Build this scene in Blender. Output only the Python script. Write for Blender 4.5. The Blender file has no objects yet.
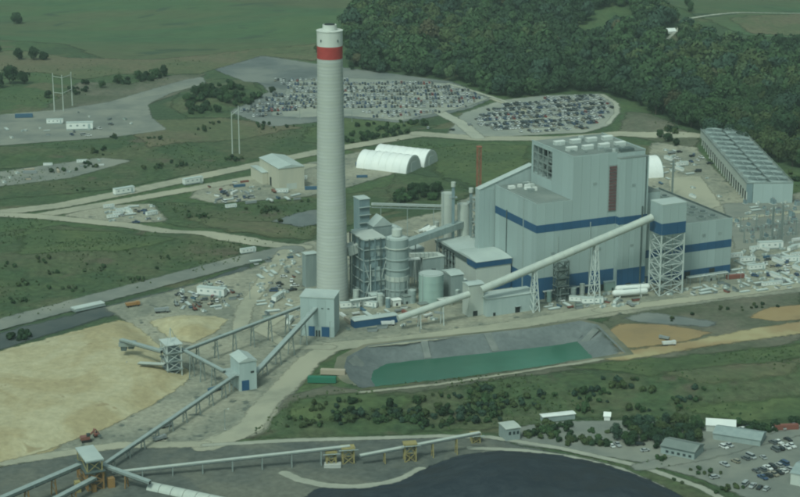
import bpy, math, random
import numpy as np
from mathutils import Vector, Matrix

# ------------------------------------------------------------------ camera
F, YH, CX, CY, CAMH = 1800.0, -265.0, 400.0, 248.5, 331.0      # focal length / horizon row in photo pixels, height in metres
PITCH = math.atan((CY - YH) / F)
scene = bpy.context.scene
col = scene.collection
cam_d = bpy.data.cameras.new('camera')
cam_d.sensor_width = 36.0
cam_d.lens = F / 800.0 * 36.0
cam_d.clip_start = 1.0
cam_d.clip_end = 30000.0
cam = bpy.data.objects.new('camera', cam_d)
col.objects.link(cam)
cam.location = (0, 0, CAMH)
cam.rotation_euler = (math.pi / 2 - PITCH, 0, 0)
scene.camera = cam

# ------------------------------------------------------------------ sky, sun, exposure
SUN_EL, SUN_AZ = math.radians(52), math.radians(205)     # high veiled sun, behind and left of the camera
world = bpy.data.worlds.new('World')
scene.world = world
world.use_nodes = True
wn = world.node_tree
wn.nodes.clear()
sky = wn.nodes.new('ShaderNodeTexSky')
sky.sky_type = 'NISHITA'
sky.sun_disc = False
sky.sun_elevation = SUN_EL
sky.sun_rotation = SUN_AZ
sky.air_density = 1.0
sky.dust_density = 5.0
sky.ozone_density = 1.0
hsv = wn.nodes.new('ShaderNodeHueSaturation')            # cloud cover takes most of the blue out
hsv.inputs['Saturation'].default_value = 0.35
tint = wn.nodes.new('ShaderNodeMix')
tint.data_type = 'RGBA'
tint.blend_type = 'MULTIPLY'
tint.inputs[0].default_value = 1.0
tint.inputs[7].default_value = (0.73, 1.0, 0.93, 1)
bg = wn.nodes.new('ShaderNodeBackground')
bg.inputs['Strength'].default_value = 0.10
wo = wn.nodes.new('ShaderNodeOutputWorld')
wn.links.new(sky.outputs[0], hsv.inputs['Color'])
wn.links.new(hsv.outputs[0], tint.inputs[6])
wn.links.new(tint.outputs[2], bg.inputs['Color'])
wn.links.new(bg.outputs[0], wo.inputs['Surface'])
sun_d = bpy.data.lights.new('sun', 'SUN')
sun_d.energy = 1.5
sun_d.angle = math.radians(10)
sun_d.color = (0.89, 1.0, 0.88)
sun = bpy.data.objects.new('sun', sun_d)
col.objects.link(sun)
sun.location = (-300, 200, 600)
sd = Vector((math.sin(SUN_AZ) * math.cos(SUN_EL), math.cos(SUN_AZ) * math.cos(SUN_EL), math.sin(SUN_EL)))
sun.rotation_euler = sd.to_track_quat('Z', 'Y').to_euler()
scene.view_settings.view_transform = 'Standard'
scene.view_settings.look = 'None'
scene.view_settings.gamma = 1.0
scene.view_settings.exposure = -0.02
scene.cycles.max_bounces = 5
scene.cycles.diffuse_bounces = 2
scene.cycles.glossy_bounces = 2
scene.cycles.transmission_bounces = 2
scene.cycles.volume_bounces = 0
scene.cycles.transparent_max_bounces = 24
scene.cycles.use_denoising = True
scene.cycles.pixel_filter_type = 'BLACKMAN_HARRIS'
scene.cycles.filter_width = 2.1          # soft long-lens picture through an aircraft window

# ------------------------------------------------------------------ photo pixel -> place
_c, _s = math.cos(PITCH), math.sin(PITCH)
def P(px, py, z=0.0):
    a, b = (px - CX) / F, -(py - CY) / F
    d = Vector((a, _c + b * _s, -_s + b * _c))
    t = (z - CAMH) / d.z
    return Vector((d.x * t, d.y * t, z))
def proj(v):
    y, z = v[1], v[2] - CAMH
    dep = y * _c - z * _s
    return CX + F * v[0] / dep, CY - F * (y * _s + z * _c) / dep
def zat(A, py):                       # height above point A that shows at row py
    k = -(py - CY) / F
    return CAMH + A[1] * (k * _c - _s) / (_c + k * _s)
def along(A, d, px):                  # metres from A along horizontal direction d until column px
    k = (px - CX) / F
    dep = A[1] * _c - (A[2] - CAMH) * _s
    return (k * dep - A[0]) / (d[0] - k * d[1] * _c)
def onplane(px, py, A, n):            # where a pixel's ray meets the upright plane through A with normal n
    a, b = (px - CX) / F, -(py - CY) / F
    d = Vector((a, _c + b * _s, -_s + b * _c))
    t = ((A[0]) * n[0] + A[1] * n[1]) / (d.x * n[0] + d.y * n[1])
    return Vector((d.x * t, d.y * t, CAMH + d.z * t))
def U(ang): a = math.radians(ang); return Vector((math.cos(a), math.sin(a), 0))
def V(ang): a = math.radians(ang); return Vector((-math.sin(a), math.cos(a), 0))
PA = 24.7                              # the plant's grid is turned by this much

# ------------------------------------------------------------------ materials
MATS = {}
def lin(c): return (c[0], c[1], c[2], 1.0)
def mat(name, c1, c2=None, scale=0.15, rough=0.9, detail=5.0, c3=None, big=0.02, metal=0.0, bump=0.0, bump_scale=1.0,
        edge=None, stretch=None, objrand=0.0, objcolor=False, spec=0.3, wave=None, dist=0.0, speck=None, fine=None):
    m = bpy.data.materials.new(name)
    m.use_nodes = True
    nt = m.node_tree
    N, Lk = nt.nodes, nt.links
    N.clear()
    out = N.new('ShaderNodeOutputMaterial')
    b = N.new('ShaderNodeBsdfPrincipled')
    b.inputs['Roughness'].default_value = rough
    b.inputs['Metallic'].default_value = metal
    b.inputs['Specular IOR Level'].default_value = spec
    tc = N.new('ShaderNodeTexCoord')
    vec = tc.outputs['Object']
    if stretch:
        mp = N.new('ShaderNodeMapping')
        mp.inputs['Scale'].default_value = stretch
        Lk.new(vec, mp.inputs['Vector']); vec = mp.outputs[0]
    def noise(sc, det=detail, ds=dist):
        n = N.new('ShaderNodeTexNoise')
        n.inputs['Scale'].default_value = sc
        n.inputs['Detail'].default_value = det
        n.inputs['Roughness'].default_value = 0.6
        n.inputs['Distortion'].default_value = ds
        Lk.new(vec, n.inputs['Vector'])
        return n.outputs['Fac']
    def ramp(f, lo, hi):
        r = N.new('ShaderNodeMapRange'); r.interpolation_type = 'SMOOTHSTEP'
        r.inputs['From Min'].default_value = lo; r.inputs['From Max'].default_value = hi
        Lk.new(f, r.inputs['Value']); return r.outputs[0]
    def mix(f, a, c, blend='MIX'):
        x = N.new('ShaderNodeMix'); x.data_type = 'RGBA'; x.blend_type = blend
        if isinstance(f, float): x.inputs[0].default_value = f
        else: Lk.new(f, x.inputs[0])
        for i, q in ((6, a), (7, c)):
            if isinstance(q, tuple): x.inputs[i].default_value = lin(q)
            else: Lk.new(q, x.inputs[i])
        return x.outputs[2]
    colr = c1
    if objcolor:
        oi = N.new('ShaderNodeObjectInfo'); colr = oi.outputs['Color']
    if c2: colr = mix(ramp(noise(scale), 0.34, 0.66), colr, c2)
    if c3: colr = mix(ramp(noise(big, 4.0, dist), 0.42, 0.62), colr, c3)
    if speck: colr = mix(ramp(noise(speck[1], 2.0), speck[2], speck[2] + 0.08), colr, speck[0])
    if fine:                           # small-scale mottling: tufts, stones, wheel marks
        fr = N.new('ShaderNodeMapRange'); fr.inputs['From Min'].default_value = 0.3; fr.inputs['From Max'].default_value = 0.7
        fr.inputs['To Min'].default_value = 1 - fine[1]; fr.inputs['To Max'].default_value = 1 + fine[1]
        Lk.new(noise(fine[0], 4.0, 0.3), fr.inputs['Value'])
        fh = N.new('ShaderNodeHueSaturation'); Lk.new(fr.outputs[0], fh.inputs['Value'])
        if isinstance(colr, tuple): fh.inputs['Color'].default_value = lin(colr)
        else: Lk.new(colr, fh.inputs['Color'])
        colr = fh.outputs[0]
    if wave:
        w = N.new('ShaderNodeTexWave'); w.bands_direction = wave[0]
        w.inputs['Scale'].default_value = wave[1]; w.inputs['Distortion'].default_value = wave[3]
        w.inputs['Detail'].default_value = 2.0
        Lk.new(tc.outputs['Object'], w.inputs['Vector'])
        colr = mix(ramp(w.outputs['Fac'], 0.55, 0.95), colr, wave[2])
    if objrand:
        oi = N.new('ShaderNodeObjectInfo')
        mr = N.new('ShaderNodeMapRange')
        mr.inputs['To Min'].default_value = 1 - objrand; mr.inputs['To Max'].default_value = 1 + objrand
        Lk.new(oi.outputs['Random'], mr.inputs['Value'])
        h = N.new('ShaderNodeHueSaturation')
        Lk.new(mr.outputs[0], h.inputs['Value'])
        if isinstance(colr, tuple): h.inputs['Color'].default_value = lin(colr)
        else: Lk.new(colr, h.inputs['Color'])
        colr = h.outputs[0]
    if isinstance(colr, tuple): b.inputs['Base Color'].default_value = lin(colr)
    else: Lk.new(colr, b.inputs['Base Color'])
    if bump:
        bp = N.new('ShaderNodeBump')
        bp.inputs['Strength'].default_value = 1.0
        bp.inputs['Distance'].default_value = bump
        Lk.new(noise(bump_scale, 3.0), bp.inputs['Height'])
        Lk.new(bp.outputs[0], b.inputs['Normal'])
    if edge is not None:               # ragged border: loose material thins out over its edge distance
        at = N.new('ShaderNodeAttribute'); at.attribute_name = 'edge'
        nz = noise(edge[1], 6.0)
        ma = N.new('ShaderNodeMath'); ma.operation = 'MULTIPLY_ADD'
        Lk.new(nz, ma.inputs[0]); ma.inputs[1].default_value = edge[0] * 2; ma.inputs[2].default_value = -edge[0]
        ad = N.new('ShaderNodeMath'); ad.operation = 'ADD'
        Lk.new(at.outputs['Fac'], ad.inputs[0]); Lk.new(ma.outputs[0], ad.inputs[1])
        fac = ramp(ad.outputs[0], -edge[2], edge[2])
        tr = N.new('ShaderNodeBsdfTransparent')
        ms = N.new('ShaderNodeMixShader')
        Lk.new(fac, ms.inputs[0]); Lk.new(tr.outputs[0], ms.inputs[1]); Lk.new(b.outputs[0], ms.inputs[2])
        Lk.new(ms.outputs[0], out.inputs['Surface'])
    else:
        Lk.new(b.outputs[0], out.inputs['Surface'])
    MATS[name] = m
    return m

E_SOFT, E_MID, E_SHARP = (4.0, 0.14, 1.8), (2.6, 0.22, 1.2), (0.9, 0.3, 0.7)
mat('grass', (0.054, 0.098, 0.042), (0.078, 0.116, 0.048), 0.03, c3=(0.048, 0.080, 0.040), big=0.006, bump=0.5, bump_scale=0.25, dist=0.6,
    speck=((0.105, 0.110, 0.060), 0.014, 0.58), fine=(0.22, 0.30))
mat('pasture', (0.054, 0.110, 0.052), (0.074, 0.124, 0.054), 0.012, c3=(0.090, 0.110, 0.056), big=0.005, edge=(14.0, 0.02, 5.0), dist=0.8, speck=((0.046, 0.078, 0.044), 0.02, 0.60), fine=(0.10, 0.18), stretch=(0.5, 1.4, 1))
mat('dry_grass', (0.115, 0.125, 0.065), (0.085, 0.110, 0.055), 0.04, c3=(0.135, 0.125, 0.075), big=0.012, edge=(9.0, 0.05, 3.5), fine=(0.20, 0.25))
mat('rough', (0.046, 0.080, 0.037), (0.066, 0.100, 0.043), 0.05, c3=(0.086, 0.102, 0.053), big=0.02, edge=(9.0, 0.06, 3.0), bump=0.6, bump_scale=0.3, fine=(0.22, 0.34), speck=((0.095, 0.090, 0.058), 0.03, 0.62))
mat('bare', (0.150, 0.142, 0.105), (0.105, 0.115, 0.080), 0.05, c3=(0.085, 0.100, 0.062), big=0.02, edge=(8.0, 0.07, 2.5), fine=(0.25, 0.25))
mat('gravel', (0.260, 0.262, 0.205), (0.185, 0.195, 0.158), 0.07, c3=(0.315, 0.305, 0.235), big=0.018, edge=E_SOFT, bump=0.12, bump_scale=0.8,
    speck=((0.115, 0.130, 0.110), 0.11, 0.60), fine=(0.35, 0.22))
mat('dirt_road', (0.350, 0.342, 0.262), (0.290, 0.290, 0.225), 0.12, c3=(0.385, 0.370, 0.280), big=0.02, edge=E_MID)
mat('grey_road', (0.205, 0.220, 0.192), (0.160, 0.176, 0.158), 0.06, c3=(0.245, 0.252, 0.212), big=0.02, edge=E_MID)
mat('lot_gravel', (0.140, 0.162, 0.160), (0.108, 0.128, 0.128), 0.06, c3=(0.205, 0.220, 0.200), big=0.012, edge=E_SOFT)
mat('meadow', (0.074, 0.112, 0.044), (0.092, 0.122, 0.050), 0.05, c3=(0.062, 0.098, 0.042), big=0.015, edge=(10.0, 0.05, 4.0), fine=(0.2, 0.28))
mat('lot_pale', (0.270, 0.288, 0.250), (0.225, 0.245, 0.220), 0.06, c3=(0.320, 0.328, 0.275), big=0.02, edge=E_SOFT)
mat('pale_lane', (0.360, 0.365, 0.300), (0.300, 0.310, 0.255), 0.10, edge=E_SHARP)
mat('pale_track', (0.400, 0.405, 0.330), (0.340, 0.350, 0.290), 0.10, edge=E_MID)
mat('coal_ground', (0.110, 0.122, 0.108), (0.085, 0.098, 0.090), 0.05, c3=(0.150, 0.155, 0.125), big=0.018, edge=E_SOFT, dist=0.8, fine=(0.3, 0.22))
mat('dark_wash', (0.060, 0.078, 0.078), (0.085, 0.100, 0.095), 0.05, edge=(5.0, 0.06, 2.0))
mat('sand_ground', (0.355, 0.300, 0.165), (0.400, 0.345, 0.200), 0.05, c3=(0.310, 0.225, 0.120), big=0.02, edge=E_SOFT)
mat('clay', (0.300, 0.210, 0.105), (0.345, 0.250, 0.130), 0.06, c3=(0.255, 0.185, 0.100), big=0.03, edge=E_MID)
mat('sand', (0.405, 0.360, 0.225), (0.450, 0.410, 0.270), 0.06, c3=(0.370, 0.312, 0.182), big=0.020, fine=(0.30, 0.14), speck=((0.31, 0.255, 0.15), 0.06, 0.66), edge=(3.0, 0.15, 1.0), bump=0.35, bump_scale=0.16, dist=1.0)
mat('coal', (0.016, 0.025, 0.036), (0.032, 0.043, 0.054), 0.12, c3=(0.024, 0.030, 0.036), big=0.04, edge=(2.5, 0.15, 0.8), bump=0.5, bump_scale=0.25, dist=0.6, rough=0.8)
mat('liner', (0.135, 0.158, 0.158), (0.165, 0.186, 0.182), 0.09, rough=0.75, c3=(0.112, 0.132, 0.134), big=0.03, fine=(0.4, 0.14))
mat('liner_pale', (0.200, 0.215, 0.200), (0.150, 0.170, 0.160), 0.2, rough=0.8)
mat('concrete', (0.440, 0.450, 0.415), (0.390, 0.405, 0.380), 0.12, rough=0.85)
mat('wall', (0.400, 0.478, 0.468), (0.345, 0.425, 0.418), 0.28, rough=0.55, stretch=(1, 1, 0.10), objrand=0.065, spec=0.35)
mat('wall_pale', (0.500, 0.535, 0.490), (0.455, 0.495, 0.460), 0.2, rough=0.6, stretch=(1, 1, 0.1), objrand=0.04)
mat('wall_grey', (0.300, 0.360, 0.350), (0.250, 0.310, 0.305), 0.3, rough=0.6, stretch=(1, 1, 0.12), objrand=0.06)
mat('wall_bluegrey', (0.215, 0.290, 0.305), (0.165, 0.235, 0.255), 0.3, rough=0.6, stretch=(1, 1, 0.2), objrand=0.06)
mat('wall_cream', (0.520, 0.500, 0.400), (0.475, 0.465, 0.380), 0.3, rough=0.7, stretch=(1, 1, 0.1))
mat('blue', (0.018, 0.078, 0.170), (0.024, 0.090, 0.185), 0.3, rough=0.5, stretch=(1, 1, 0.2), objrand=0.06)
mat('roof_pale', (0.470, 0.530, 0.500), (0.430, 0.490, 0.470), 0.12, rough=0.6, c3=(0.405, 0.465, 0.445), big=0.05)
mat('roof_grey', (0.185, 0.220, 0.205), (0.150, 0.185, 0.175), 0.10, rough=0.85, c3=(0.225, 0.255, 0.235), big=0.05)
mat('white', (0.740, 0.760, 0.720), (0.690, 0.715, 0.685), 0.2, rough=0.55, objrand=0.05)
mat('membrane', (0.800, 0.810, 0.780), (0.740, 0.760, 0.740), 0.1, rough=0.6)
mat('tank_green', (0.330, 0.440, 0.400), (0.295, 0.405, 0.375), 0.25, rough=0.5, stretch=(1, 1, 0.1))
mat('tank_pale', (0.470, 0.505, 0.455), (0.420, 0.460, 0.425), 0.25, rough=0.6, stretch=(1, 1, 0.1))
mat('steel', (0.330, 0.385, 0.370), (0.285, 0.340, 0.330), 0.5, rough=0.5, objrand=0.06)
mat('steel_pale', (0.520, 0.570, 0.540), (0.470, 0.520, 0.500), 0.5, rough=0.5)
mat('steel_dark', (0.075, 0.105, 0.105), (0.105, 0.135, 0.130), 0.4, rough=0.6)
mat('galv', (0.300, 0.350, 0.335), (0.260, 0.310, 0.300), 0.5, rough=0.45, metal=0.3)
mat('dark', (0.022, 0.030, 0.032), (0.030, 0.040, 0.040), 0.3, rough=0.8)
mat('red', (0.420, 0.055, 0.050), (0.370, 0.048, 0.046), 0.4, rough=0.6)
mat('louvre_red', (0.165, 0.085, 0.085), (0.125, 0.070, 0.072), 0.6, rough=0.7, objrand=0.08)
mat('crane_red', (0.330, 0.120, 0.075), (0.290, 0.105, 0.068), 0.5, rough=0.6)
mat('orange', (0.300, 0.180, 0.070), (0.260, 0.155, 0.065), 0.5, rough=0.6, objrand=0.08)
mat('yellow', (0.340, 0.290, 0.130), (0.300, 0.255, 0.115), 0.5, rough=0.6, objrand=0.08)
mat('belt', (0.050, 0.060, 0.060), (0.070, 0.080, 0.078), 0.5, rough=0.8)
mat('bark', (0.085, 0.070, 0.050), (0.060, 0.052, 0.040), 1.5, rough=0.95)
mat('glass', (0.025, 0.040, 0.045), (0.032, 0.050, 0.055), 0.6, rough=0.15, spec=0.6)
mat('tyre', (0.018, 0.018, 0.018), (0.025, 0.025, 0.025), 2.0, rough=0.9)
mat('paint', (0.5, 0.5, 0.5), rough=0.35, objcolor=True, spec=0.5)
mat('paint_matte', (0.5, 0.5, 0.5), rough=0.65, objcolor=True)
for nm, c in (('paint_white', (0.66, 0.68, 0.66)), ('paint_silver', (0.36, 0.38, 0.38)), ('paint_black', (0.03, 0.034, 0.036)),
              ('paint_blue', (0.05, 0.09, 0.17)), ('paint_red', (0.26, 0.035, 0.03)), ('paint_tan', (0.28, 0.26, 0.20)), ('paint_grey', (0.12, 0.135, 0.14))):
    mat(nm, c, tuple(q * 0.9 for q in c), 0.4, rough=0.35, spec=0.5)
# chimney shaft: every concrete lift of the climbing form dried to its own tone
mat('chimney_shell', (0.470, 0.495, 0.460), (0.430, 0.455, 0.425), 0.12, rough=0.85, stretch=(0.25, 0.25, 2.2), c3=(0.430, 0.455, 0.405), big=0.3, wave=('Z', 0.155, (0.395, 0.422, 0.395), 0.9))
mat('chimney_white', (0.600, 0.620, 0.570), (0.560, 0.585, 0.545), 0.3, rough=0.75, stretch=(1, 1, 0.15))
def leaf_mat(name, c1, c2, c3):
    m = mat(name, c1, c2, 0.35, rough=0.85, c3=c3, big=0.10, objrand=0.20, spec=0.15)
    return m
leaf_mat('leaf_dark', (0.024, 0.050, 0.026), (0.036, 0.068, 0.032), (0.030, 0.056, 0.030))
leaf_mat('leaf_mid', (0.036, 0.074, 0.032), (0.052, 0.096, 0.040), (0.044, 0.078, 0.036))
leaf_mat('leaf_olive', (0.056, 0.086, 0.036), (0.074, 0.102, 0.042), (0.058, 0.080, 0.038))
leaf_mat('leaf_rust', (0.078, 0.072, 0.040), (0.066, 0.074, 0.038), (0.070, 0.066, 0.038))
leaf_mat('leaf_light', (0.062, 0.104, 0.050), (0.082, 0.126, 0.060), (0.070, 0.104, 0.052))
leaf_mat('leaf_blue', (0.032, 0.062, 0.044), (0.044, 0.080, 0.052), (0.036, 0.066, 0.044))
leaf_mat('scrub', (0.058, 0.098, 0.042), (0.084, 0.122, 0.048), (0.072, 0.104, 0.046))
# water of the settling pond: cloudy emerald, glossy
mat('pond_water', (0.038, 0.145, 0.098), (0.058, 0.180, 0.132), 0.018, rough=0.2, c3=(0.030, 0.115, 0.074), big=0.010, bump=0.02, bump_scale=0.8, spec=0.35)

# ------------------------------------------------------------------ mesh builder
class MB:
    def __init__(s): s.v, s.f, s.mi, s.cur = [], [], [], 0
    def use(s, i): s.cur = i; return s
    def add(s, vs, fs):
        o = len(s.v)
        s.v.extend([tuple(q) for q in vs])
        for f in fs: s.f.append([o + i for i in f]); s.mi.append(s.cur)
        return s
    def box(s, x0, x1, y0, y1, z0, z1):
        return s.add([(x0, y0, z0), (x1, y0, z0), (x1, y1, z0), (x0, y1, z0), (x0, y0, z1), (x1, y0, z1), (x1, y1, z1), (x0, y1, z1)],
                     [(0, 3, 2, 1), (4, 5, 6, 7), (0, 1, 5, 4), (1, 2, 6, 5), (2, 3, 7, 6), (3, 0, 4, 7)])
    def prism(s, poly, z0, z1):
        n = len(poly)
        vs = [(x, y, z0) for x, y in poly] + [(x, y, z1) for x, y in poly]
        return s.add(vs, [list(range(n - 1, -1, -1)), list(range(n, 2 * n))] + [(i, (i + 1) % n, n + (i + 1) % n, n + i) for i in range(n)])
    def sweep(s, prof, a, b, axis='y'):      # closed profile in the plane across the axis, pushed from a to b
        n = len(prof)
        mk = (lambda p, t: (p[0], t, p[1])) if axis == 'y' else (lambda p, t: (t, p[0], p[1]))
        vs = [mk(p, a) for p in prof] + [mk(p, b) for p in prof]
        return s.add(vs, [list(range(n)), list(range(2 * n - 1, n - 1, -1))] + [(i, n + i, n + (i + 1) % n, (i + 1) % n) for i in range(n)])
    def lathe(s, prof, n=24, cx=0, cy=0, cap=True):
        o = []
        for r, z in prof:
            for k in range(n):
                a = 2 * math.pi * k / n
                o.append((cx + r * math.cos(a), cy + r * math.sin(a), z))
        fs = []
        for i in range(len(prof) - 1):
            for k in range(n):
                fs.append((i * n + k, i * n + (k + 1) % n, (i + 1) * n + (k + 1) % n, (i + 1) * n + k))
        if cap:
            fs.append(list(range(n - 1, -1, -1)))
            m = (len(prof) - 1) * n
            fs.append([m + k for k in range(n)])
        return s.add(o, fs)
    def cyl(s, cx, cy, z0, z1, r, r1=None, n=16): return s.lathe([(r, z0), (r if r1 is None else r1, z1)], n, cx, cy)
    def bar(s, p, q, w, h=None, n=4):        # straight member between two points
        p, q = Vector(p), Vector(q)
        h = h or w
        d = (q - p).normalized()
        a = d.cross(Vector((0, 0, 1)))
        a = Vector((1, 0, 0)) if a.length < 1e-4 else a.normalized()
        b = a.cross(d)
        if n == 4: ring = [(-w / 2, -h / 2), (w / 2, -h / 2), (w / 2, h / 2), (-w / 2, h / 2)]
        else: ring = [(w / 2 * math.cos(2 * math.pi * k / n), h / 2 * math.sin(2 * math.pi * k / n)) for k in range(n)]
        vs = [p + a * x + b * y for x, y in ring] + [q + a * x + b * y for x, y in ring]
        return s.add(vs, [list(range(n)), list(range(2 * n - 1, n - 1, -1))] + [(i, n + i, n + (i + 1) % n, (i + 1) % n) for i in range(n)])
    def mesh(s, name, mats, smooth=False):
        me = bpy.data.meshes.new(name)
        me.from_pydata(s.v, [], s.f)
        for m in (mats if isinstance(mats, (list, tuple)) else [mats]): me.materials.append(MATS[m] if isinstance(m, str) else m)
        if any(s.mi): me.polygons.foreach_set('material_index', s.mi)
        bm_fix(me)
        if smooth:
            me.polygons.foreach_set('use_smooth', [True] * len(me.polygons))
            try: me.set_sharp_from_angle(angle=math.radians(40))
            except Exception: pass
        return me
    def build(s, name, mats, parent=None, smooth=False, loc=None, rz=0.0): return put(name, s.mesh(name, mats, smooth), parent, loc, rz)
import bmesh
def bm_fix(me):
    bm = bmesh.new(); bm.from_mesh(me)
    bmesh.ops.recalc_face_normals(bm, faces=bm.faces)
    bm.to_mesh(me); bm.free()
def put(name, me, parent=None, loc=None, rz=0.0):
    o = bpy.data.objects.new(name, me)
    col.objects.link(o)
    if parent: o.parent = parent
    if loc is not None: o.location = loc
    if rz: o.rotation_euler = (0, 0, rz)
    return o
def tag(o, label, cat, group=None):
    o['label'] = label; o['category'] = cat
    if group: o['group'] = group
    return o
def structure(o): o['kind'] = 'structure'; return o
def stuff(o): o['kind'] = 'stuff'; return o
def thing(name, label, cat, loc=(0, 0, 0), ang=0.0, group=None):
    o = put(name, None, None, loc, math.radians(ang))
    o.empty_display_size = 2.0
    return tag(o, label, cat, group)
def copy_tree(o, parent=None):
    c = o.copy(); col.objects.link(c); c.parent = parent
    for ch in list(o.children): copy_tree(ch, c)
    return c
def fastmesh(name, verts, quads, mats, idx=None):
    me = bpy.data.meshes.new(name)
    nv, nq = len(verts), len(quads)
    me.vertices.add(nv); me.vertices.foreach_set('co', np.asarray(verts, dtype=np.float32).ravel())
    me.loops.add(nq * 4); me.loops.foreach_set('vertex_index', np.asarray(quads, dtype=np.int32).ravel())
    me.polygons.add(nq); me.polygons.foreach_set('loop_start', np.arange(0, nq * 4, 4, dtype=np.int32))
    me.polygons.foreach_set('loop_total', np.full(nq, 4, dtype=np.int32))
    for m in mats: me.materials.append(MATS[m])
    if idx is not None: me.polygons.foreach_set('material_index', np.asarray(idx, dtype=np.int32))
    me.update(calc_edges=True)
    return me
HAZE = 0.00006
# ------------------------------------------------------------------ terrain
def sstep(a, b, x): t = np.clip((np.asarray(x, float) - a) / (b - a), 0, 1); return t * t * (3 - 2 * t)
def segdist(X, Y, pts):
    D = np.full(np.shape(X), 1e9)
    for (x0, y0), (x1, y1) in zip(pts[:-1], pts[1:]):
        dx, dy = x1 - x0, y1 - y0
        t = np.clip(((X - x0) * dx + (Y - y0) * dy) / (dx * dx + dy * dy + 1e-9), 0, 1)
        D = np.minimum(D, np.hypot(X - x0 - t * dx, Y - y0 - t * dy))
    return D
def inside(X, Y, poly):
    r = np.zeros(np.shape(X), bool)
    n = len(poly)
    for i in range(n):
        x0, y0 = poly[i]; x1, y1 = poly[(i + 1) % n]
        c = ((y0 > Y) != (y1 > Y)) & (X < (x1 - x0) * (Y - y0) / (y1 - y0 + 1e-12) + x0)
        r ^= c
    return r
def W2(pts): return [tuple(P(*q)[:2]) for q in pts]
RIDGES = [(W2([(-60, 285), (60, 262), (150, 250), (235, 238)]), 5.0, 26.0),
          (W2([(290, 415), (420, 400), (560, 386), (700, 385), (900, 360)]), 4.5, 24.0),
          (W2([(-40, 160), (60, 152), (170, 145)]), 4.0, 30.0),
          (W2([(205, 104), (245, 92)]), 9.0, 30.0),
          (W2([(640, 120), (720, 150), (830, 185)]), 5.0, 24.0)]
POND_RIM = W2([(362, 391), (440, 383), (520, 371), (600, 358), (626, 354), (612, 340), (598, 326), (580, 322), (540, 328.5), (480, 335), (400, 343),
               (368, 347), (347, 358), (344, 369), (350, 381)])
def inset(poly, d):
    n = len(poly); out = []
    A = sum(poly[i][0] * poly[(i + 1) % n][1] - poly[(i + 1) % n][0] * poly[i][1] for i in range(n))
    sg = 1 if A > 0 else -1
    for i in range(n):
        p, q, r = Vector(poly[i - 1]), Vector(poly[i]), Vector(poly[(i + 1) % n])
        a, b = (q - p).normalized(), (r - q).normalized()
        na, nb = Vector((-a.y, a.x)) * sg, Vector((-b.y, b.x)) * sg
        m = (na + nb).normalized()
        k = d / max(0.55, m.dot(na))
        out.append((q.x + m.x * k, q.y + m.y * k))
    return out
def hgt(X, Y):
    X = np.asarray(X, float); Y = np.asarray(Y, float)
    far = sstep(1830, 2200, Y)
    h = far * (9 * np.sin(X / 210 + 0.6) + 7 * np.sin(Y / 160 + X / 330) + 10 + 4 * np.sin(X / 71 + Y / 93))
    big = sstep(2600, 6000, np.hypot(X, Y))
    h = h + big * (55 * np.sin(X / 1300 + 1.1) * np.sin(Y / 1500 + 0.4) + 40)
    for pts, hh, w in RIDGES:
        h = h + hh * np.exp(-(segdist(X, Y, pts) / w) ** 2)
    return h
def h1(x, y): return float(hgt(np.array([x]), np.array([y]))[0])
def G(px, py, dz=0.0):                 # pixel -> point on the ground
    p = P(px, py)
    for _ in range(8): p = P(px, py, h1(p.x, p.y))
    p.z += dz
    return p
def axis(lo, hi, step, out, n=16):
    core = list(np.arange(lo, hi + 0.1, step))
    g = np.geomspace(step * 2, out, n)
    return np.array([lo - q for q in g[::-1]] + core + [hi + q for q in g])
gx, gy = axis(-680, 680, 8.0, 9000), axis(480, 2500, 8.0, 9500)
gy = gy[gy > -9000]
px_, py_ = [p[0] for p in POND_RIM], [p[1] for p in POND_RIM]       # finer mesh lines around the pond cut
gx = np.unique(np.concatenate([gx[(gx < min(px_) - 12) | (gx > max(px_) + 12)], np.arange(min(px_) - 12, max(px_) + 12, 2.2)]))
gy = np.unique(np.concatenate([gy[(gy < min(py_) - 12) | (gy > max(py_) + 12)], np.arange(min(py_) - 12, max(py_) + 12, 2.2)]))
X, Y = np.meshgrid(gx, gy)
Z = hgt(X, Y)
core = inside(X, Y, inset(POND_RIM, 0.5))
Z = np.where(core, -16.0, Z)
nx, ny = len(gx), len(gy)
I = np.arange(nx * ny).reshape(ny, nx)
quads = np.stack([I[:-1, :-1], I[:-1, 1:], I[1:, 1:], I[1:, :-1]], -1).reshape(-1, 4)
me = fastmesh('terrain', np.stack([X, Y, Z], -1).reshape(-1, 3), quads, ['grass'])
me.polygons.foreach_set('use_smooth', [True] * len(me.polygons))
structure(put('terrain', me))

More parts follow.
